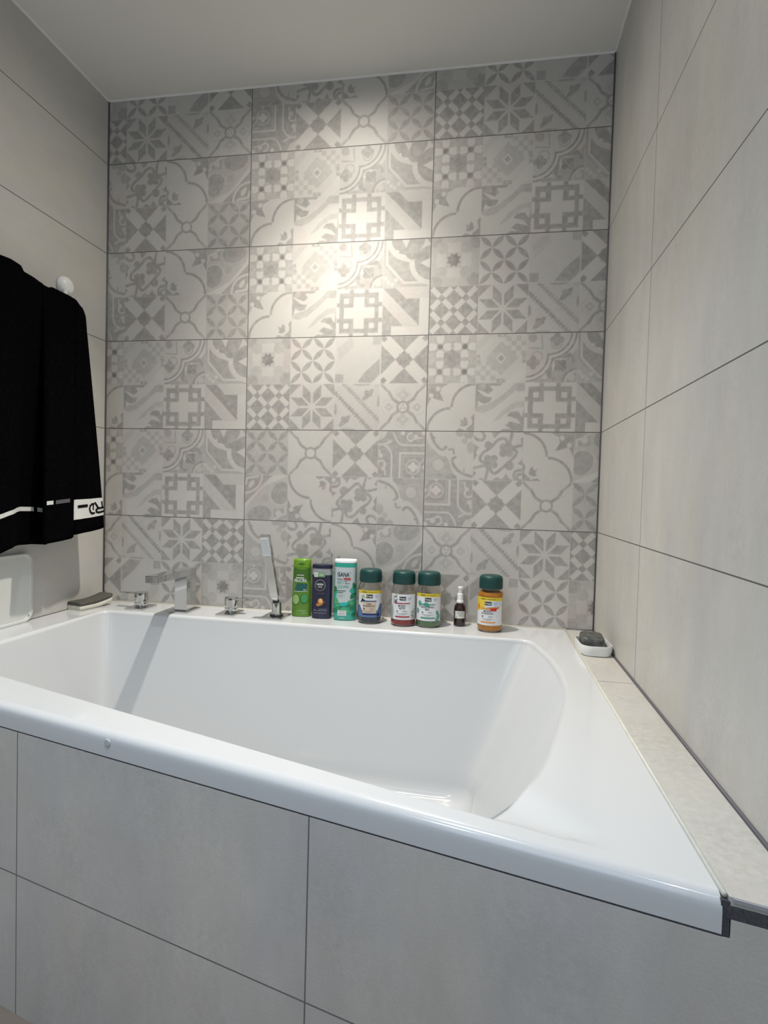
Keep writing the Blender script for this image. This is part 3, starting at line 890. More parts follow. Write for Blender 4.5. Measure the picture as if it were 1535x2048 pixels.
def clear_mat():
    m = bpy.data.materials.new('clear_plastic'); m.use_nodes = True
    nt = m.node_tree; b = nt.nodes['Principled BSDF']
    b.inputs['Base Color'].default_value = (.93, .92, .89, 1); b.inputs['Roughness'].default_value = .08
    b.inputs['Transmission Weight'].default_value = 1.0; b.inputs['IOR'].default_value = 1.35
    return m
M_CLEAR = clear_mat()
M_CAP = mat('jar_cap_green', (.005, .048, .044), .45)
M_WHITE = mat('label_white', (.72, .73, .74), .4)
M_YEL = mat('label_yellow', (.72, .55, .04), .4)
M_INK = mat('print_black', (.02, .025, .03), .5)
M_NAVY = mat('print_navy', (.012, .02, .07), .5)
M_TXTW = mat('print_white', (.8, .8, .8), .5)
M_SKY = mat('print_light_blue', (.35, .45, .72), .5)
RJ = .0375
def salt_jar(x, y, rz, salt_col, fill, label, strip, accent, title, art):
    t = thing('bath_salt_jar', label, 'jar', (x, y, ZR), rz, group='bath salt jars with dark green caps')
    body = [(0, .002), (.030, .0015), (.034, 0), (.0375, .004), (.0375, .106), (.0365, .114), (.0325, .122), (.031, .125), (.031, .130), (0, .130)]
    inner = [(0, .127), (.0295, .127), (.0295, .123), (.0345, .113), (.0357, .106), (.0357, .0055), (.033, .0035), (0, .0035)]
    bm = bmesh.new()
    lathe(bm, round_prof(body, .003, 3), 48); lathe(bm, round_prof(inner, .003, 3), 48)
    me = bpy.data.meshes.new('jar_body'); bm.to_mesh(me); bm.free()
    o = link_mesh('jar_body', me, M_CLEAR, t, True)
    obj('bath_salt', lathe(bmesh.new(), [(0, .0042), (.0325, .0042), (.0353, .008), (.0353, fill * .7), (.0353, fill), (0, fill + .001)], 48), mat('salt_' + title[0].lower().replace(' ', '_') + str(int(x * 100)), salt_col, .75, noise=(700, .45), bump=(900, .6)), t, angle=50)
    cap = [(0, .127), (.0335, .127), (.0345, .1275), (.0350, .130), (.0345, .155), (.0325, .162), (.028, .1655), (0, .1662)]
    obj('cap', lathe(bmesh.new(), round_prof(cap, .003, 4), 56), M_CAP, t, angle=60)
    S = cyl_surf(RJ)
    hw = .046
    zt_ = .0935 if strip else .0985
    lab = decal('front_label', M_WHITE, t, S, .0003, [rect(-hw, .0215, hw, zt_)])
    if strip:
        st = decal('yellow_band', M_YEL, t, S, .00032, [rect(-hw, .0935, hw, .1035)])
        decal('small_print', M_INK, st, S, .0007, micro(-.017, .0985, .016, .0028, 3) + micro(.008, .0985, .028, .0016, 4), [('', 0, 0, .001)])
    art(lab, S)
    decal('logo_panel', M_INK, lab, S, .0008, [rect(-.011, .0805, .0085, .0915)])
    decal('logo_lettering', M_TXTW, lab, S, .0012, [], [('Kneipp', -.0012, .086, .0072, .0001, .8)])
    decal('stamp', M_SKY, lab, S, .0008, micro(.020, .0880, .013, .0022, 5) + micro(.021, .0845, .010, .0022, 6) + micro(.020, .0815, .006, .0016, 7), [('', 0, 0, .001)])
    ma = mat('accent_%d' % int(x * 1000), accent, .45)
    decal('bar', ma, lab, S, .0009, [rect(-.026, .0695, .021, .0725), rect(-.024, .0285, .021, .0325)])
    lines = [(title[0], -.003, .0630, .0080, .0001, .8)]
    if len(title) > 1: lines.append((title[1], -.003, .0560, .0080 if len(title[1]) < 8 else .0062, .0001, .8))
    pass
    decal('lettering', M_INK if title[0] != 'Tiefen' else M_NAVY, lab, S, .0014, [rect(-.020, .0458, -.0145, .0485)] + micro(.006, .0470, .012, .0014, 8) + micro(-.002, .0405, .034, .0010, 9) + micro(-.002, .0370, .020, .0010, 10), lines)
    return t
def art1(lab, S):
    decal('blue_scene', mat('label_dusk_blue', (.10, .17, .33), .4), lab, S, .0005, [[(-.046, .0215), (.046, .0215), (.046, .06), (.036, .064), (.026, .045), (.018, .038), (-.018, .034), (-.028, .045), (-.036, .058), (-.046, .055)]])
    decal('leaf', mat('label_olive', (.35, .42, .12), .5), lab, S, .0006, [leaf(-.022, .086, .014, .002, .9), leaf(-.026, .083, .012, .002, 1.6), leaf(-.017, .083, .012, .002, -.7)])
    decal('berry', M_NAVY, lab, S, .0007, [circ(-.024, .0745, .004), circ(-.019, .072, .0035), circ(-.028, .069, .003), circ(.027, .029, .005, .006)])
    decal('title_panel', mat('label_sand', (.62, .50, .38), .45), lab, S, .0008, [rect(-.023, .034, .020, .068)])
def cluster(u, v, ru, rv, n_, l, w_, seed):
    rnd = random.Random(seed)
    return [leaf(u + rnd.uniform(-ru, ru), v + rnd.uniform(-rv, rv), l * rnd.uniform(.7, 1.2), w_, rnd.uniform(0, PI)) for _ in range(n_)]
def art2(lab, S):
    g2 = mat('label_grey_green', (.20, .24, .19), .5)
    decal('juniper_sprig', g2, lab, S, .0006, cluster(-.027, .082, .008, .011, 16, .010, .0013, 3) + cluster(.034, .040, .006, .016, 16, .010, .0013, 4))
    decal('blackberry', mat('label_dark_plum', (.08, .05, .07), .5), lab, S, .0007, [circ(-.022, .0775, .0022), circ(-.026, .0745, .0022), circ(-.0225, .073, .002)])
    decal('misty_edge', mat('label_mist', (.36, .42, .45), .45), lab, S, .0005, [[(-.046, .0215), (-.034, .0215), (-.031, .045), (-.036, .065), (-.046, .060)]])
def art3(lab, S):
    g3 = mat('label_eucalyptus', (.10, .36, .28), .45)
    decal('eucalyptus_leaf', g3, lab, S, .0006, [leaf(-.028, .073, .020, .007, 1.7), leaf(-.008, .072, .018, .006, .6), leaf(-.003, .069, .018, .006, 2.4), leaf(.030, .045, .018, .006, 1.9), leaf(.034, .033, .022, .007, 1.2), leaf(.029, .026, .016, .005, .2), leaf(-.036, .05, .02, .006, 1.4)])
def art4(lab, S):
    decal('sunny_scene', mat('label_sun_yellow', (.75, .52, .06), .45), lab, S, .0005, [[(-.046, .060), (-.012, .068), (-.010, .0935), (-.046, .0935)]])
    decal('orange_petal', mat('label_orange', (.62, .22, .02), .45), lab, S, .0006, [leaf(-.034, .074, .020, .005, 1.3), [(-.010, .068), (.030, .070), (.034, .076), (.0, .075)]])
    decal('pale_sky_patch', mat('label_pale', (.62, .66, .72), .45), lab, S, .0007, [[(-.009, .074), (.046, .078), (.046, .0915), (-.009, .0915)]])
    decal('red_tag', mat('label_red', (.55, .03, .03), .45), lab, S, .0011, [rect(.006, .0640, .024, .0725)])
salt_jar(.450, -.069, math.radians(9), (.05, .07, .13), .088, 'bath salt jar with blue salt and a beige title panel, beside the turquoise bottle', True, (.012, .02, .10), ['Tiefen', 'ENTSPANNUNG'], art1)
salt_jar(.5545, -.074, math.radians(6), (.42, .05, .06), .060, 'bath salt jar with dark red salt and red bars on a white label', False, (.35, .02, .04), ['MUSKEL', 'AKTIV'], art2)
salt_jar(.6315, -.068, math.radians(4), (.17, .33, .17), .060, 'bath salt jar with green salt and green leaves on its label', True, (.05, .25, .20), ['ERKÄLTUNGS', 'BAD'], art3)
salt_jar(.8165, -.075, math.radians(-9), (.80, .32, .03), .116, 'bath salt jar filled with orange salt, standing alone right of the small brown bottle', True, (.70, .30, .08), ['MUSKEL', 'ENTSPANNUNG'], art4)

# small amber dropper bottle
t = thing('amber_spray_bottle', 'small brown glass bottle with a white pump top between two salt jars', 'bottle', (.7255, -.040, ZR))
mb = mat('amber_glass', (.020, .009, .006), .12, coat=.5)
obj('bottle_body', lathe(bmesh.new(), round_prof([(0, 0), (.0165, 0), (.0182, .002), (.0182, .052), (.0165, .062), (.0095, .0705), (.0095, .074), (0, .074)], .003, 4), 40), mb, t, angle=60)
cap = obj('pump_collar', lathe(bmesh.new(), round_prof([(0, .0705), (.0112, .0705), (.0112, .0775), (.0095, .0785), (.0092, .098), (.0080, .0995), (.0055, .100), (0, .100)], .001, 3), 32), mat('white_plastic', (.80, .80, .77), .4), t, angle=40)
obj('pump_head', lathe(bmesh.new(), round_prof([(0, .099), (.0062, .099), (.0062, .112), (.0078, .1135), (.0078, .1200), (0, .1205)], .001, 3), 28), MATS['white_plastic'], t, angle=40)
S = cyl_surf(.0182)
lb = decal('paper_label', mat('paper_label', (.66, .64, .60), .7), t, S, .0003, [rect(-.0148, .0255, .0170, .0475)])
decal('lettering', mat('grey_ink', (.18, .2, .2), .6), lb, S, .0006, micro(.002, .0420, .018, .0026, 29) + micro(.003, .0370, .012, .0014, 30) + micro(.004, .0335, .014, .0012, 31) + micro(-.010, .0300, .003, .003, 32), [('', 0, 0, .001)])

# flattened bottles
def flat_bottle(name, label, x, y, rz, prof, m_body, n=64, ex=2.6, group='shampoo and shower gel bottles'):
    """prof: [(half width, half depth, z)]"""
    t = thing(name, label, 'bottle', (x, y, ZR), rz, group)
    def ring(a, b, z):
        P = []
        for k in range(n):
            th = 2 * PI * k / n; c_, s_ = math.cos(th), math.sin(th)
            P.append((a * math.copysign(abs(c_) ** (2 / ex), c_), b * math.copysign(abs(s_) ** (2 / ex), s_), z))
        return P
    return t, ring
def interp(prof, z):
    for (a0, b0, z0), (a1, b1, z1) in zip(prof, prof[1:]):
        if z0 <= z <= z1:
            f = (z - z0) / max(1e-9, z1 - z0); return a0 + (a1 - a0) * f, b0 + (b1 - b0) * f
    return prof[-1][:2]
def flat_surf(prof, ex=2.6):
    def S(u, v, off):
        a, b = interp(prof, v); uu = max(-.985, min(.985, u / a))
        return Vector((uu * a, -b * (1 - abs(uu) ** ex) ** (1 / ex) - off, v))
    return S
def body_from(prof, ring, m_, name, t, ang_=50):
    return obj(name, loft(bmesh.new(), [ring(*p) for p in prof]), m_, t, angle=ang_)

# green shampoo bottle (cap at the top)
pr = [(.026, .016, 0), (.0305, .019, .0015), (.0315, .0195, .006), (.0312, .0195, .05), (.0300, .019, .11), (.0282, .018, .158)]
mg = mat('green_bottle', (.105, .235, .022), .3, coat=.3, noise=(30, .12))
t, ring = flat_bottle('shampoo_bottle', 'lime green shampoo bottle with cucumber picture, leftmost of the bottles', .2215, -.046, math.radians(8), pr, mg)
body_from(pr, ring, mg, 'bottle_body', t)
cp = [(.0282, .018, .1585), (.0280, .0178, .178), (.0272, .017, .1825), (.024, .015, .1845)]
c1 = body_from(cp, ring, mat('green_cap', (.15, .30, .02), .25, coat=.3), 'flip_cap', t)
S = flat_surf(pr); S2 = flat_surf([(a, b, z) for a, b, z in cp])
decal('cap_tab', mat('green_dark', (.05, .14, .015), .4), c1, S2, .0004, [leaf(0, .169, .022, .004, 0)])
decal('shoulder_patch', MATS['green_dark'], t, S, .0003, [[(-.027, .115), (.027, .115), (.0265, .157), (.006, .150), (-.0265, .157)]])  # darker green patch across the shoulder
decal('dark_panel', mat('teal_panel', (.018, .10, .09), .4), t, S, .0006, [[(-.021, .084), (.017, .084), (.020, .105), (-.013, .109)]])
decal('divider_line', M_TXTW, t, S, .0010, [rect(-.024, .0815, .020, .0825)])
decal('lettering', M_TXTW, t, S, .0010, [], [('GARNIER', -.003, .133, .0062, 0, .9), ('FRUCTIS', -.003, .1155, .0118, .0002, .88), ('2in1', .012, .0870, .0055, .0001), ])
decal('word_line', M_TXTW, t, S, .0010, micro(-.004, .1245, .026, .0034, 44), [('', 0, 0, .001)])
decal('small_print', mat('pale_green_ink', (.35, .50, .25), .5), t, S, .0010, micro(.006, .0215, .024, .0013, 11) + micro(.004, .0185, .028, .0010, 12) + micro(.012, .0130, .014, .0022, 13), [('', 0, 0, .001)])
decal('cucumber_rim', mat('cucumber_green', (.03, .12, .02), .4), t, S, .0005, [circ(-.0155, .056, .0125, .0175), circ(.0105, .058, .0125, .0160)])
decal('cucumber_slice', mat('cucumber_flesh', (.30, .46, .16), .4), t, S, .0009, [circ(-.0160, .0560, .0105, .0155)])
decal('green_apple', mat('apple_green', (.06, .30, .10), .3), t, S, .0009, [circ(.0112, .059, .0105, .0140)])
sd = []
for k in range(6): sd.append(leaf(-.0160 + .0055 * math.cos(k * PI / 3), .056 + .008 * math.sin(k * PI / 3), .005, .0007, k * PI / 3))
decal('seed', mat('seed_green', (.20, .36, .10), .5), t, S, .0012, sd)

# dark blue shower gel
pr = [(.026, .014, 0), (.0305, .017, .002), (.0318, .0175, .008), (.0320, .0175, .06), (.0322, .0175, .130), (.0318, .0170, .155)]
mbn = mat('navy_bottle', (.010, .012, .042), .28, coat=.3)
t, ring = flat_bottle('shower_gel_bottle', 'dark blue shower gel bottle with round emblem, between green and turquoise bottles', .2915, -.058, math.radians(7), pr, mbn)
body_from(pr[:-1] + [(.0322, .0175, .1385)], ring, mbn, 'bottle_body', t)
body_from([(.0322, .0175, .1385), (.0320, .0172, .146), (.0314, .0168, .1585)], ring, mat('silver_band', (.36, .37, .39), .35, .3), 'silver_shoulder', t)
c1 = body_from([(.0318, .0172, .1590), (.0322, .0178, .161), (.0322, .0178, .168), (.0310, .0168, .1705)], ring, mat('navy_cap', (.014, .014, .04), .3), 'flip_cap', t)
S = flat_surf(pr[:-1] + [(.0322, .0175, .146)])
b1_ = decal('green_badge', mat('badge_green', (.17, .36, .13), .45), t, S, .0012, [rect(-.011, .1325, .0105, .1465)])
decal('badge_icon', M_WHITE, t, S, .0013, [rect(-.0235, .1325, -.0115, .1465)], [])
decal('badge_lettering', M_INK, t, S, .0017, [], [('V', -.0175, .139, .0085, .0001)])
decal('badge_words', M_TXTW, t, S, .0017, micro(0, .142, .016, .0016, 17) + micro(0, .1375, .012, .0016, 18), [('', 0, 0, .001)])
rg = mat('emblem_silver', (.42, .43, .45), .35, .2)
bm_ring = [circ(-.004, .1065, .0168, .0178, 40)]
decal('emblem_ring', rg, t, S, .0008, bm_ring); decal('emblem_disc', M_INK, t, S, .0012, [circ(-.004, .1065, .0155, .0165, 40)])
decal('emblem_lettering', M_TXTW, t, S, .0016, [], [('NIVEA', -.004, .1090, .0085, .00018, .9), ('MEN', -.004, .1010, .0062, 0, 1.1)])
decal('copper_lettering', mat('copper_print', (.14, .10, .08), .4, .3), t, S, .0010, [], [('SPORT', -.003, .080, .0075, 0, 1), ])
decal('nut_picture', mat('amber_orange', (.50, .20, .05), .35), t, S, .0008, [[(-.015, .042), (-.009, .040), (.002, .044), (.0135, .057), (.004, .050), (-.006, .047), (-.014, .050)], circ(-.002, .0555, .0085, .0100)])
decal('gold_drop', mat('gold_drop', (.78, .50, .20), .3), t, S, .0012, [circ(-.001, .0575, .0058, .0070)])
decal('lettering', mat('silver_ink', (.34, .36, .42), .4), t, S, .0010, [], [('3in1', -.0185, .0275, .0052, .0001), ])
decal('small_print', MATS['silver_ink'], t, S, .0010, micro(.006, .0310, .024, .0013, 14) + micro(.004, .0265, .030, .0016, 15) + micro(-.002, .0190, .038, .0013, 16), [('', 0, 0, .001)])

# turquoise shampoo
pr = [(.030, .017, 0), (.0340, .0195, .002), (.0350, .020, .008), (.0352, .020, .07), (.0350, .020, .15), (.0347, .0200, .180)]
mt = mat('turquoise_bottle', (.035, .37, .28), .3, coat=.3)
t, ring = flat_bottle('shampoo_bottle', 'turquoise and white shampoo bottle with a white lid, tallest of the bottles', .3675, -.060, math.radians(7), pr, mt, group='shampoo and shower gel bottles')
body_from(pr, ring, mt, 'bottle_body', t)
body_from([(.0347, .0200, .1805), (.0350, .0202, .182), (.0350, .0202, .1885), (.0335, .0188, .1905)], ring, mat('white_lid', (.86, .87, .86), .3), 'lid', t)
S = flat_surf(pr)
decal('pale_panel', mat('pale_silver', (.50, .56, .56), .4), t, S, .0004, [[(-.0345, .167), (.0345, .167), (.0345, .118), (.022, .105), (.0145, .094), (.0250, .080), (.0345, .088), (.0345, .070), (.012, .062), (.006, .056), (-.020, .056), (-.026, .075), (-.022, .092), (-.030, .105), (-.0345, .110)]])
dg_ = mat('mint_leaf_dark', (.02, .20, .09), .45); lg_ = mat('mint_leaf', (.07, .38, .17), .45)
decal('dark_mint_leaf', dg_, t, S, .0007, [leaf(-.030, .098, .022, .006, 1.4), leaf(.026, .078, .026, .008, .9), leaf(.029, .110, .024, .005, 1.8), leaf(.012, .050, .020, .007, .3), leaf(-.012, .042, .018, .007, 2.4), leaf(.022, .040, .018, .007, 1.2), leaf(-.028, .032, .020, .007, 1.3), leaf(.028, .020, .016, .006, .9)])
decal('mint_leaf', lg_, t, S, .0009, [leaf(-.026, .060, .022, .007, 1.3), leaf(.020, .058, .018, .006, 2.2), leaf(-.002, .036, .020, .007, 2.9), leaf(.010, .030, .018, .006, .8), leaf(-.020, .048, .016, .005, .3), leaf(.028, .056, .018, .006, 1.0), leaf(-.016, .030, .014, .005, 1.8)])
decal('aqua_wave', mat('aqua', (.02, .45, .40), .35), t, S, .0008, [leaf(-.002, .052, .034, .006, .15)])
decal('brand_lettering', M_INK, t, S, .0012, [], [('ISANA', -.005, .1440, .0185, .0003, .72), ('®', .0165, .1495, .0050), ('Shampoo', -.0150, .1300, .0060, .00015, .8), ])
decal('small_print', M_INK, t, S, .0012, micro(-.010, .0935, .026, .0026, 19) + micro(-.013, .0880, .018, .0024, 20), [('', 0, 0, .001)])
decal('red_tag', mat('tag_red', (.42, .08, .07), .45), t, S, .0012, [rect(-.0035, .1275, .0185, .1345)])
decal('green_lettering', mat('print_teal', (.10, .34, .32), .45), t, S, .0012, [], [('ANTI', -.0135, .1195, .0120, .0002, .75), ('SCHUPPEN', -.0045, .1060, .0115, .0001, .62), ])
decal('small_print', MATS['print_teal'], t, S, .0012, micro(-.010, .0800, .024, .0014, 21) + micro(-.013, .0750, .016, .0014, 22), [('', 0, 0, .001)])
decal('small_print', M_INK, t, S, .0012, micro(.003, .1225, .006, .002, 23) + micro(.008, .1170, .014, .002, 24), [('', 0, 0, .001)])
bx = decal('info_box', M_WHITE, t, S, .0012, [rect(-.0205, .0155, .0065, .0325)])
decal('info_lettering', M_INK, bx, S, .0016, micro(-.007, .0295, .022, .0013, 25) + micro(-.007, .0240, .020, .0013, 26) + micro(-.007, .0190, .022, .0013, 27), [('', 0, 0, .001)])
decal('volume_lettering', M_TXTW, t, S, .0012, micro(-.006, .0090, .018, .0018, 28), [('', 0, 0, .001)])

# ================================================================== soap dish and soap
dish = thing('soap_dish', 'white oval-cornered soap dish on the tile ledge in the right corner', 'soap dish', (1.0815, -.2480, zt), math.radians(3))
bm = bmesh.new()
def rr(w_, h_, r, z): return [(x, y, z) for x, y in rounded_rect(w_, h_, r, 8)]
loft(bm, [rr(.068, .106, .022, 0), rr(.0745, .1125, .025, .002), rr(.078, .116, .0265, .012), rr(.0795, .1175, .027, .0255), rr(.0785, .1165, .027, .0270), rr(.0755, .1135, .025, .0270), rr(.0745, .1125, .025, .0255), rr(.068, .106, .023, .007), rr(.058, .096, .018, .0048)])
obj('dish_bowl', bm, mat('white_ceramic', (.78, .78, .76), .18, coat=.5), dish, angle=45)
bm = bmesh.new()
for k in range(6): box(bm, -.022, .022, -.038 + k * .015, -.034 + k * .015, .0045, .008, bevel=.001)
obj('ribs', bm, MATS['white_ceramic'], dish)
bm = bmesh.new()
bmesh.ops.create_grid(bm, x_segments=1, y_segments=1, size=.5); bm.clear()
NLs = []
for s_, z in ((.86, 0), (.95, .003), (1.0, .010), (1.0, .022), (.96, .028), (.88, .031), (.5, .0325)):
    NLs.append([(x * s_, y * s_, z) for x, y in rounded_rect(.058, .082, .016, 8)])
loft(bm, NLs)
soap = obj('soap_bar', bm, mat('charcoal_soap', (.070, .074, .070), .42, noise=(60, .6), bump=(60, .5)), angle=60)
soap.location = (1.079, -.238, zt + .0105); soap.rotation_euler = (math.radians(1.5), math.radians(1.5), math.radians(-3))
tag(soap, 'dark grey bar of soap with pale marbling lying in the white dish', 'soap')

# ================================================================== sponge
sx, sy = -.478, -.120
sg = thing('sponge', 'two-layer kitchen sponge, grey scourer over white foam, in the left corner of the rim', 'sponge', (sx, sy, ZR), math.radians(-12))
def bent(z0, z1, name, m_, grow=0.0):
    bm = bmesh.new(); NL = 18; loops_ = []
    W2, L2 = .030 + grow, .064 + grow
    for k in range(NL + 1):
        y = -L2 + 2 * L2 * k / NL
        lift = .010 * max(0, (y + .01) / L2) ** 1.5
        e = 1 - .25 * max(0, abs(y / L2) - .85) / .15
        xw = W2 * (1 - .06 * math.cos(y / L2 * 1.6) ** 2) * (1 - .12 * (k in (0, NL)))
        zz0, zz1 = z0 + lift, z1 + lift
        r = .003
        loops_.append([(-xw, y, zz0 + r), (-xw + r, y, zz0), (xw - r, y, zz0), (xw, y, zz0 + r), (xw, y, zz1 - r), (xw - r, y, zz1), (-xw + r, y, zz1), (-xw, y, zz1 - r)])
    return obj(name, loft(bm, loops_), m_, sg, angle=50)
bent(0, .0150, 'foam', mat('white_foam', (.68, .66, .56), .9, noise=(180, .12), bump=(500, .9)))
bent(.0152, .0260, 'scourer', mat('grey_scourer', (.10, .096, .08), .95, noise=(250, .3), bump=(700, 1)), .0006)

# ================================================================== board leaning at the left wall
pn = thing('bath_tray', 'white plastic board with rounded corners leaning on the left wall above the rim', 'tray', (XL, -.48, ZR))
def yz_loop(w_, h_, r, x, zc=.100): return [(x, y, z + zc) for y, z in rounded_rect(w_, h_, r, 8)]
m_pl = mat('white_matte_plastic', (.66, .67, .64), .5)
bm = loft(bmesh.new(), [yz_loop(.284, .199, .030, .0015), yz_loop(.284, .199, .030, .010), yz_loop(.280, .195, .030, .0125), yz_loop(.270, .187, .027, .0125), yz_loop(.267, .184, .026, .0100)])
obj('board', bm, m_pl, pn, angle=40)
obj('rim_lip', loft(bmesh.new(), [yz_loop(.284, .199, .030, .0100), yz_loop(.284, .199, .030, .0145), yz_loop(.278, .193, .028, .0150), yz_loop(.276, .191, .028, .0100)], cap0=False, cap1=False), mat('white_lip', (.58, .59, .56), .45), pn, angle=40)
sc_ = obj('screw', lathe(bmesh.new(), round_prof([(0, .002), (.0026, .0015), (.003, 0), (0, 0)], .0006, 2), 16), M_CH, pn, angle=40)
sc_.rotation_euler = (0, math.radians(90), 0); sc_.location = (.0125, .128, .018)

# ================================================================== towel on its rail
rail = thing('towel_rail', 'white towel rail on the left wall, its round mount showing above the black towel', 'towel rail', (XL, -.21, -.486 + Z0))
m_rail = mat('rail_white', (.82, .82, .80), .35)
def dome(yy, zz):
    o = obj('mount', lathe(bmesh.new(), round_prof([(0, 0), (.030, 0), (.031, .006), (.027, .016), (.018, .023), (0, .025)], .005, 4), 40), m_rail, rail, angle=60)
    o.rotation_euler = (0, math.radians(90), 0); o.location = (.0005, yy, zz); return o
dome(0.0, 0.0); dome(-.66, 0.0)
for yy in (0.0, -.66):
    obj('bracket', bead(bmesh.new(), (.012, yy - .004, -.008), (.060, yy - .07 * (yy > -.1), -.092), .0065, 12), m_rail, rail, smooth=True)
obj('bar', bead(bmesh.new(), (.064, -.012, -.092), (.064, -.668, -.092), .007, 16), m_rail, rail, smooth=True)

m_towel = mat('black_terry', (.0016, .0016, .0022), 1.0, spec=.03, noise=(120, .5), bump=(900, 1.0))
tw = thing('towel', 'black bath towel hanging on the left wall, white lettered band at its hem', 'towel', (XL, -.45, -.55 + Z0))
ox, oy, oz = XL, -.45, -.55 + Z0
# column list, from the end nearest the room to the end nearest the corner:
# (y at top, y at hem, x at top, x at hem, z at top, z at hem)
COL = [(-.780, -.800, -.440, -.395, -.520, -1.330), (-.660, -.680, -.440, -.400, -.518, -1.302), (-.560, -.578, -.440, -.408, -.524, -1.283),
       (-.525, -.550, -.441, -.411, -.522, -1.277), (-.490, -.522, -.441, -.414, -.519, -1.269), (-.458, -.480, -.442, -.440, -.521, -1.267),
       (-.447, -.445, -.443, -.458, -.534, -1.268), (-.410, -.400, -.443, -.461, -.537, -1.269), (-.385, -.352, -.443, -.460, -.541, -1.274),
       (-.381, -.349, -.444, -.452, -.541, -1.274), (-.378, -.375, -.445, -.435, -.542, -1.270), (-.376, -.410, -.446, -.412, -.543, -1.267),
       (-.366, -.412, -.446, -.405, -.544, -1.266), (-.350, -.374, -.446, -.404, -.545, -1.263), (-.333, -.345, -.446, -.404, -.538, -1.261),
       (-.300, -.311, -.445, -.404, -.539, -1.258), (-.262, -.302, -.445, -.406, -.540, -1.254), (-.258, -.298, -.445, -.414, -.540, -1.250),
       (-.254, -.2985, -.444, -.409, -.541, -1.249), (-.245, -.290, -.444, -.404, -.542, -1.247), (-.230, -.260, -.444, -.404, -.550, -1.244),
       (-.217, -.225, -.445, -.404, -.556, -1.242), (-.207, -.185, -.447, -.405, -.570, -1.237), (-.200, -.160, -.449, -.407, -.588, -1.233),
       (-.197, -.155, -.455, -.413, -.592, -1.234), (-.197, -.158, -.462, -.425, -.592, -1.236)]
def col_interp(s):
    i = min(len(COL) - 2, int(s)); f = s - i
    return [a + (b - a) * f for a, b in zip(COL[i], COL[i + 1])]
def towel_pt(s, v, off=0.0):
    """v 0 at the top fold .. 1 at the hem; off = outward from the cloth"""
    def raw(s, v):
        yt, yb, xt, xb, zt_, zb = col_interp(s)
        e = v ** 0.8
        # the folds open out towards the hem; slight wobble
        x = xt + (xb - xt) * e + .0012 * math.sin(s * 2.1 + v * 5)
        y = yt + (yb - yt) * (v ** 1.15)
        z = zt_ + (zb - zt_) * v
        return Vector((x, y, z + Z0))
    p = raw(s, v)
    if off:
        ds = .05; a = raw(min(len(COL) - 1.001, s + ds), v) - raw(max(0, s - ds), v); b = raw(s, min(1, v + .01)) - raw(s, max(0, v - .01))
        nrm = a.cross(b); nrm.normalize()
        if nrm.x < 0: nrm = -nrm
        p = p + nrm * off
    return p - Vector((ox, oy, oz))
NSx, NV = 6, 60
S_vals = [k / NSx for k in range((len(COL) - 1) * NSx)] + [len(COL) - 1.0001]
bm = bmesh.new(); rows = []
def over(s, k, K_=8):
    # over the rail: from the back of the fold to the front
    p = towel_pt(s, 0); a = PI * (1 - k / K_)
    bx = XL + .064 - ox; r = max(.006, (p.x - bx) if p.x > bx else .008)
    return Vector((bx + .010 * math.cos(a) + (p.x - bx - .010) * (k / K_), p.y, p.z - .010 + .012 * math.sin(a) + .012 * (k / K_) ** 2 * 0))
for iv in range(13, 0, -1):           # short back drop
    rows.append([bm.verts.new(Vector((XL + .048 - ox + .004 * math.sin(s * 1.3), towel_pt(s, 0).y - .000, towel_pt(s, 0).z - .014 - (iv / 13) * .45))) for s in S_vals])
for k in range(0, 8):
    rows.append([bm.verts.new(over(s, k)) for s in S_vals])
for iv in range(1, NV + 1):
    v = iv / NV
    rows.append([bm.verts.new(towel_pt(s, v)) for s in S_vals])
for a, b in zip(rows, rows[1:]):
    for i in range(len(a) - 1):
        # the back sheet ends short of the rail's bracket
        if b[i].co.x < XL + .0535 - ox and b[i].co.y + oy > -.33: continue
        bm.faces.new((a[i], a[i + 1], b[i + 1], b[i]))
for v_ in [v_ for v_ in bm.verts if not v_.link_faces]: bm.verts.remove(v_)
tc_ = obj('cloth', bm, m_towel, tw, smooth=True)
md = tc_.modifiers.new('thickness', 'SOLIDIFY'); md.thickness = .006; md.offset = 0
def towel_strip(name, m_, s0, s1, vf0, vf1, off=.0042, ns=40):
    bm = bmesh.new(); A, B = [], []
    for k in range(ns + 1):
        s = s0 + (s1 - s0) * k / ns
        A.append(bm.verts.new(towel_pt(s, vf0(s) if callable(vf0) else vf0, off))); B.append(bm.verts.new(towel_pt(s, vf1(s) if callable(vf1) else vf1, off)))
    for i in range(ns): bm.faces.new((A[i], A[i + 1], B[i + 1], B[i]))
    return obj(name, bm, m_, tw, smooth=True)
m_band = mat('white_weave', (.60, .60, .58), .85, noise=(500, .1))
def vz(zs, s):  # v for a height
    c_ = col_interp(s); return (zs - c_[4]) / (c_[5] - c_[4])
towel_strip('white_stripe', m_band, 0, 7.15, lambda s: .868 - .011 * min(1, max(0, (s - 4) / 2)), lambda s: .883 - .010 * min(1, max(0, (s - 4) / 2)))
towel_strip('white_stripe', m_band, 7.42, 8.3, .857, .873)
towel_strip('white_stripe', m_band, 12.05, 12.75, .836, .851)
towel_strip('white_stripe', mat('grey_weave', (.08, .08, .085), .85), 13.0, 14.9, .836, .851)
S0, S1 = 18.25, 24.2
bandm = towel_strip('hem_band', m_band, S0, S1, .853, .937, .0045)
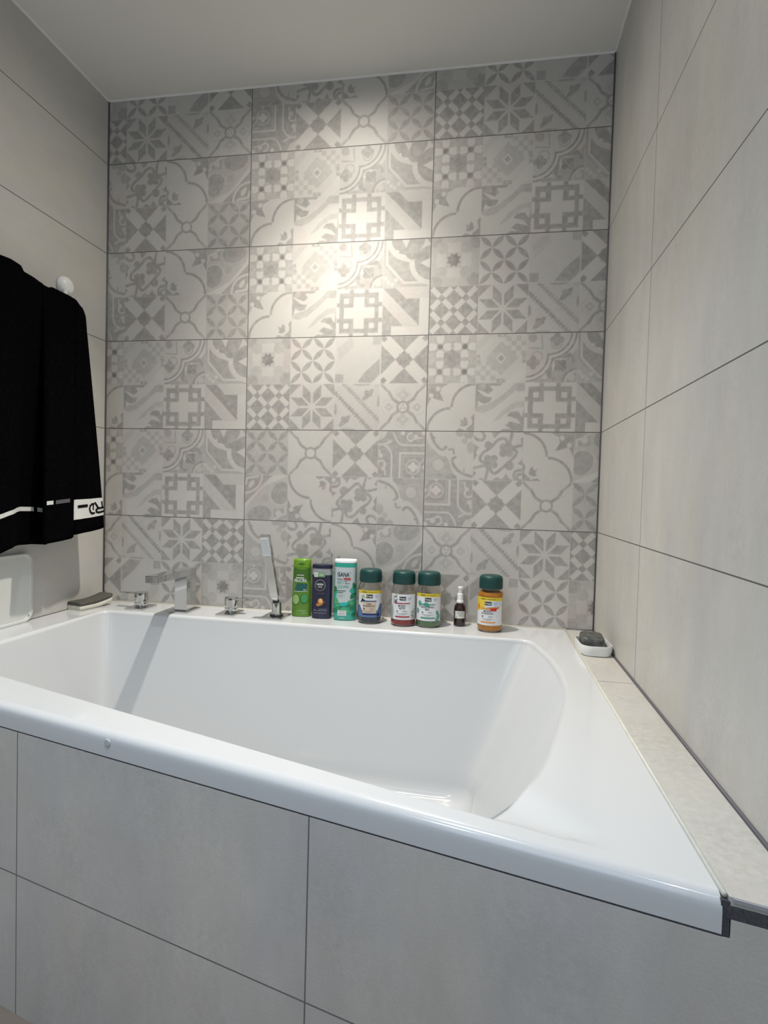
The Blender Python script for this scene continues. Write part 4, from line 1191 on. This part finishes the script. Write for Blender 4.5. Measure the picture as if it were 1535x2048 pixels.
# lettering woven into the band, upside down as the towel hangs
BY0, BY1 = col_interp(S0)[1], col_interp(24.0)[1]
def band_surf(u, v, off):
    # u: metres along the band from its left end (band 0.140 long), v: 0..1 down the band
    yt = BY0 + (BY1 - BY0) * max(0, min(1, u / .138)); a, b = S0, 24.0
    for _ in range(30):
        m_ = (a + b) / 2
        if col_interp(m_)[1] < yt: a = m_
        else: b = m_
    return towel_pt(a, .853 + .084 * v, .0045 + off)
def band_decal(name, polys, maxlen=.05):
    bm = bmesh.new()
    for P in polys: bm.faces.new([bm.verts.new((u, v, 0)) for u, v in P])
    bmesh.ops.triangulate(bm, faces=bm.faces[:])
    for _ in range(6):
        es = [e for e in bm.edges if abs(e.verts[0].co.x - e.verts[1].co.x) > .003]
        if not es: break
        bmesh.ops.subdivide_edges(bm, edges=es, cuts=1)
        bmesh.ops.triangulate(bm, faces=[f for f in bm.faces if len(f.verts) > 3])
    for v in bm.verts: v.co = band_surf(v.co.x, v.co.y, .0012)
    me = bpy.data.meshes.new(name); bm.to_mesh(me); bm.free()
    return link_mesh(name, me, mat('black_weave', (.004, .004, .004), .95, spec=.1), tw)
def stroke(pts, w_u, w_v):
    """quads along a polyline in band coordinates (u in m, v in band heights)"""
    out = []
    for (a, b) in zip(pts, pts[1:]):
        du, dv = (b[0] - a[0]) / w_u, (b[1] - a[1]) / w_v; L = math.hypot(du, dv) or 1
        nu, nv = -dv / L * w_u / 2, du / L * w_v / 2; eu, ev = du / L * w_u * .45, dv / L * w_v * .45
        out.append([(a[0] + nu - eu, a[1] + nv - ev), (b[0] + nu + eu, b[1] + nv + ev), (b[0] - nu + eu, b[1] - nv + ev), (a[0] - nu - eu, a[1] - nv - ev)])
    return out
WU, WV = .0068, .105
dash = stroke([(.010, .36), (.028, .355), (.050, .35)], WU * 1.0, .145)
Dpts = [(.084, .29), (.074, .30), (.066, .38), (.063, .52), (.066, .68), (.074, .79), (.085, .79)]
Dl = stroke(Dpts, WU, WV) + stroke([(.0825, .36), (.0815, .58)], WU * .8, WV * .9)
Rl = stroke([(.0925, .26), (.1045, .52)], WU * 1.1, WV * 1.1) + stroke([(.1300, .56), (.1040, .57), (.0955, .64), (.0960, .75), (.1060, .80), (.1300, .78)], WU, WV) + stroke([(.1260, .24), (.1280, .56)], WU, WV)
band_decal('band_lettering', dash + Dl + Rl)

# ================================================================== small knob low on the bath front
kx = .1383
kb = obj('round_knob', lathe(bmesh.new(), round_prof([(0, .012), (.010, .0115), (.0145, .007), (.015, 0), (0, 0)], .003, 4), 32), mat('knob_white', (.85, .85, .88), .25))
kb.location = (kx, front_y(kx), 0.0); kb.rotation_euler = (math.radians(90), 0, ang); kb.location.z = .006
tag(kb, 'small round white knob on the tiled bath front, cut by the bottom of the picture', 'knob')
# ================================================================== ceiling spotlights (lamps of the room)
for i, (lx, ly) in enumerate(LAMPS):
    c_ = thing('ceiling_spotlight', ['recessed ceiling spotlight above the bath near the patterned wall', 'recessed ceiling spotlight above the front edge of the bath', 'recessed ceiling spotlight at the rear left of the room', 'recessed ceiling spotlight at the rear right of the room'][i], 'spotlight', (lx, ly, ZC), group='recessed ceiling spotlights')
    obj('ring', lathe(bmesh.new(), [(.030, -.001), (.042, -.001), (.042, -.004), (.032, -.006), (.030, -.001)], 32), MATS['chrome'], c_, angle=40)
    lm = bpy.data.materials.get('lamp_lens')
    if lm is None:
        lm = bpy.data.materials.new('lamp_lens'); lm.use_nodes = True
        b = lm.node_tree.nodes['Principled BSDF']; b.inputs['Emission Color'].default_value = (1, .93, .82, 1); b.inputs['Emission Strength'].default_value = 6
    obj('lens', lathe(bmesh.new(), [(0, -.0012), (.030, -.0012), (.030, -.003), (0, -.003)], 32), lm, c_)
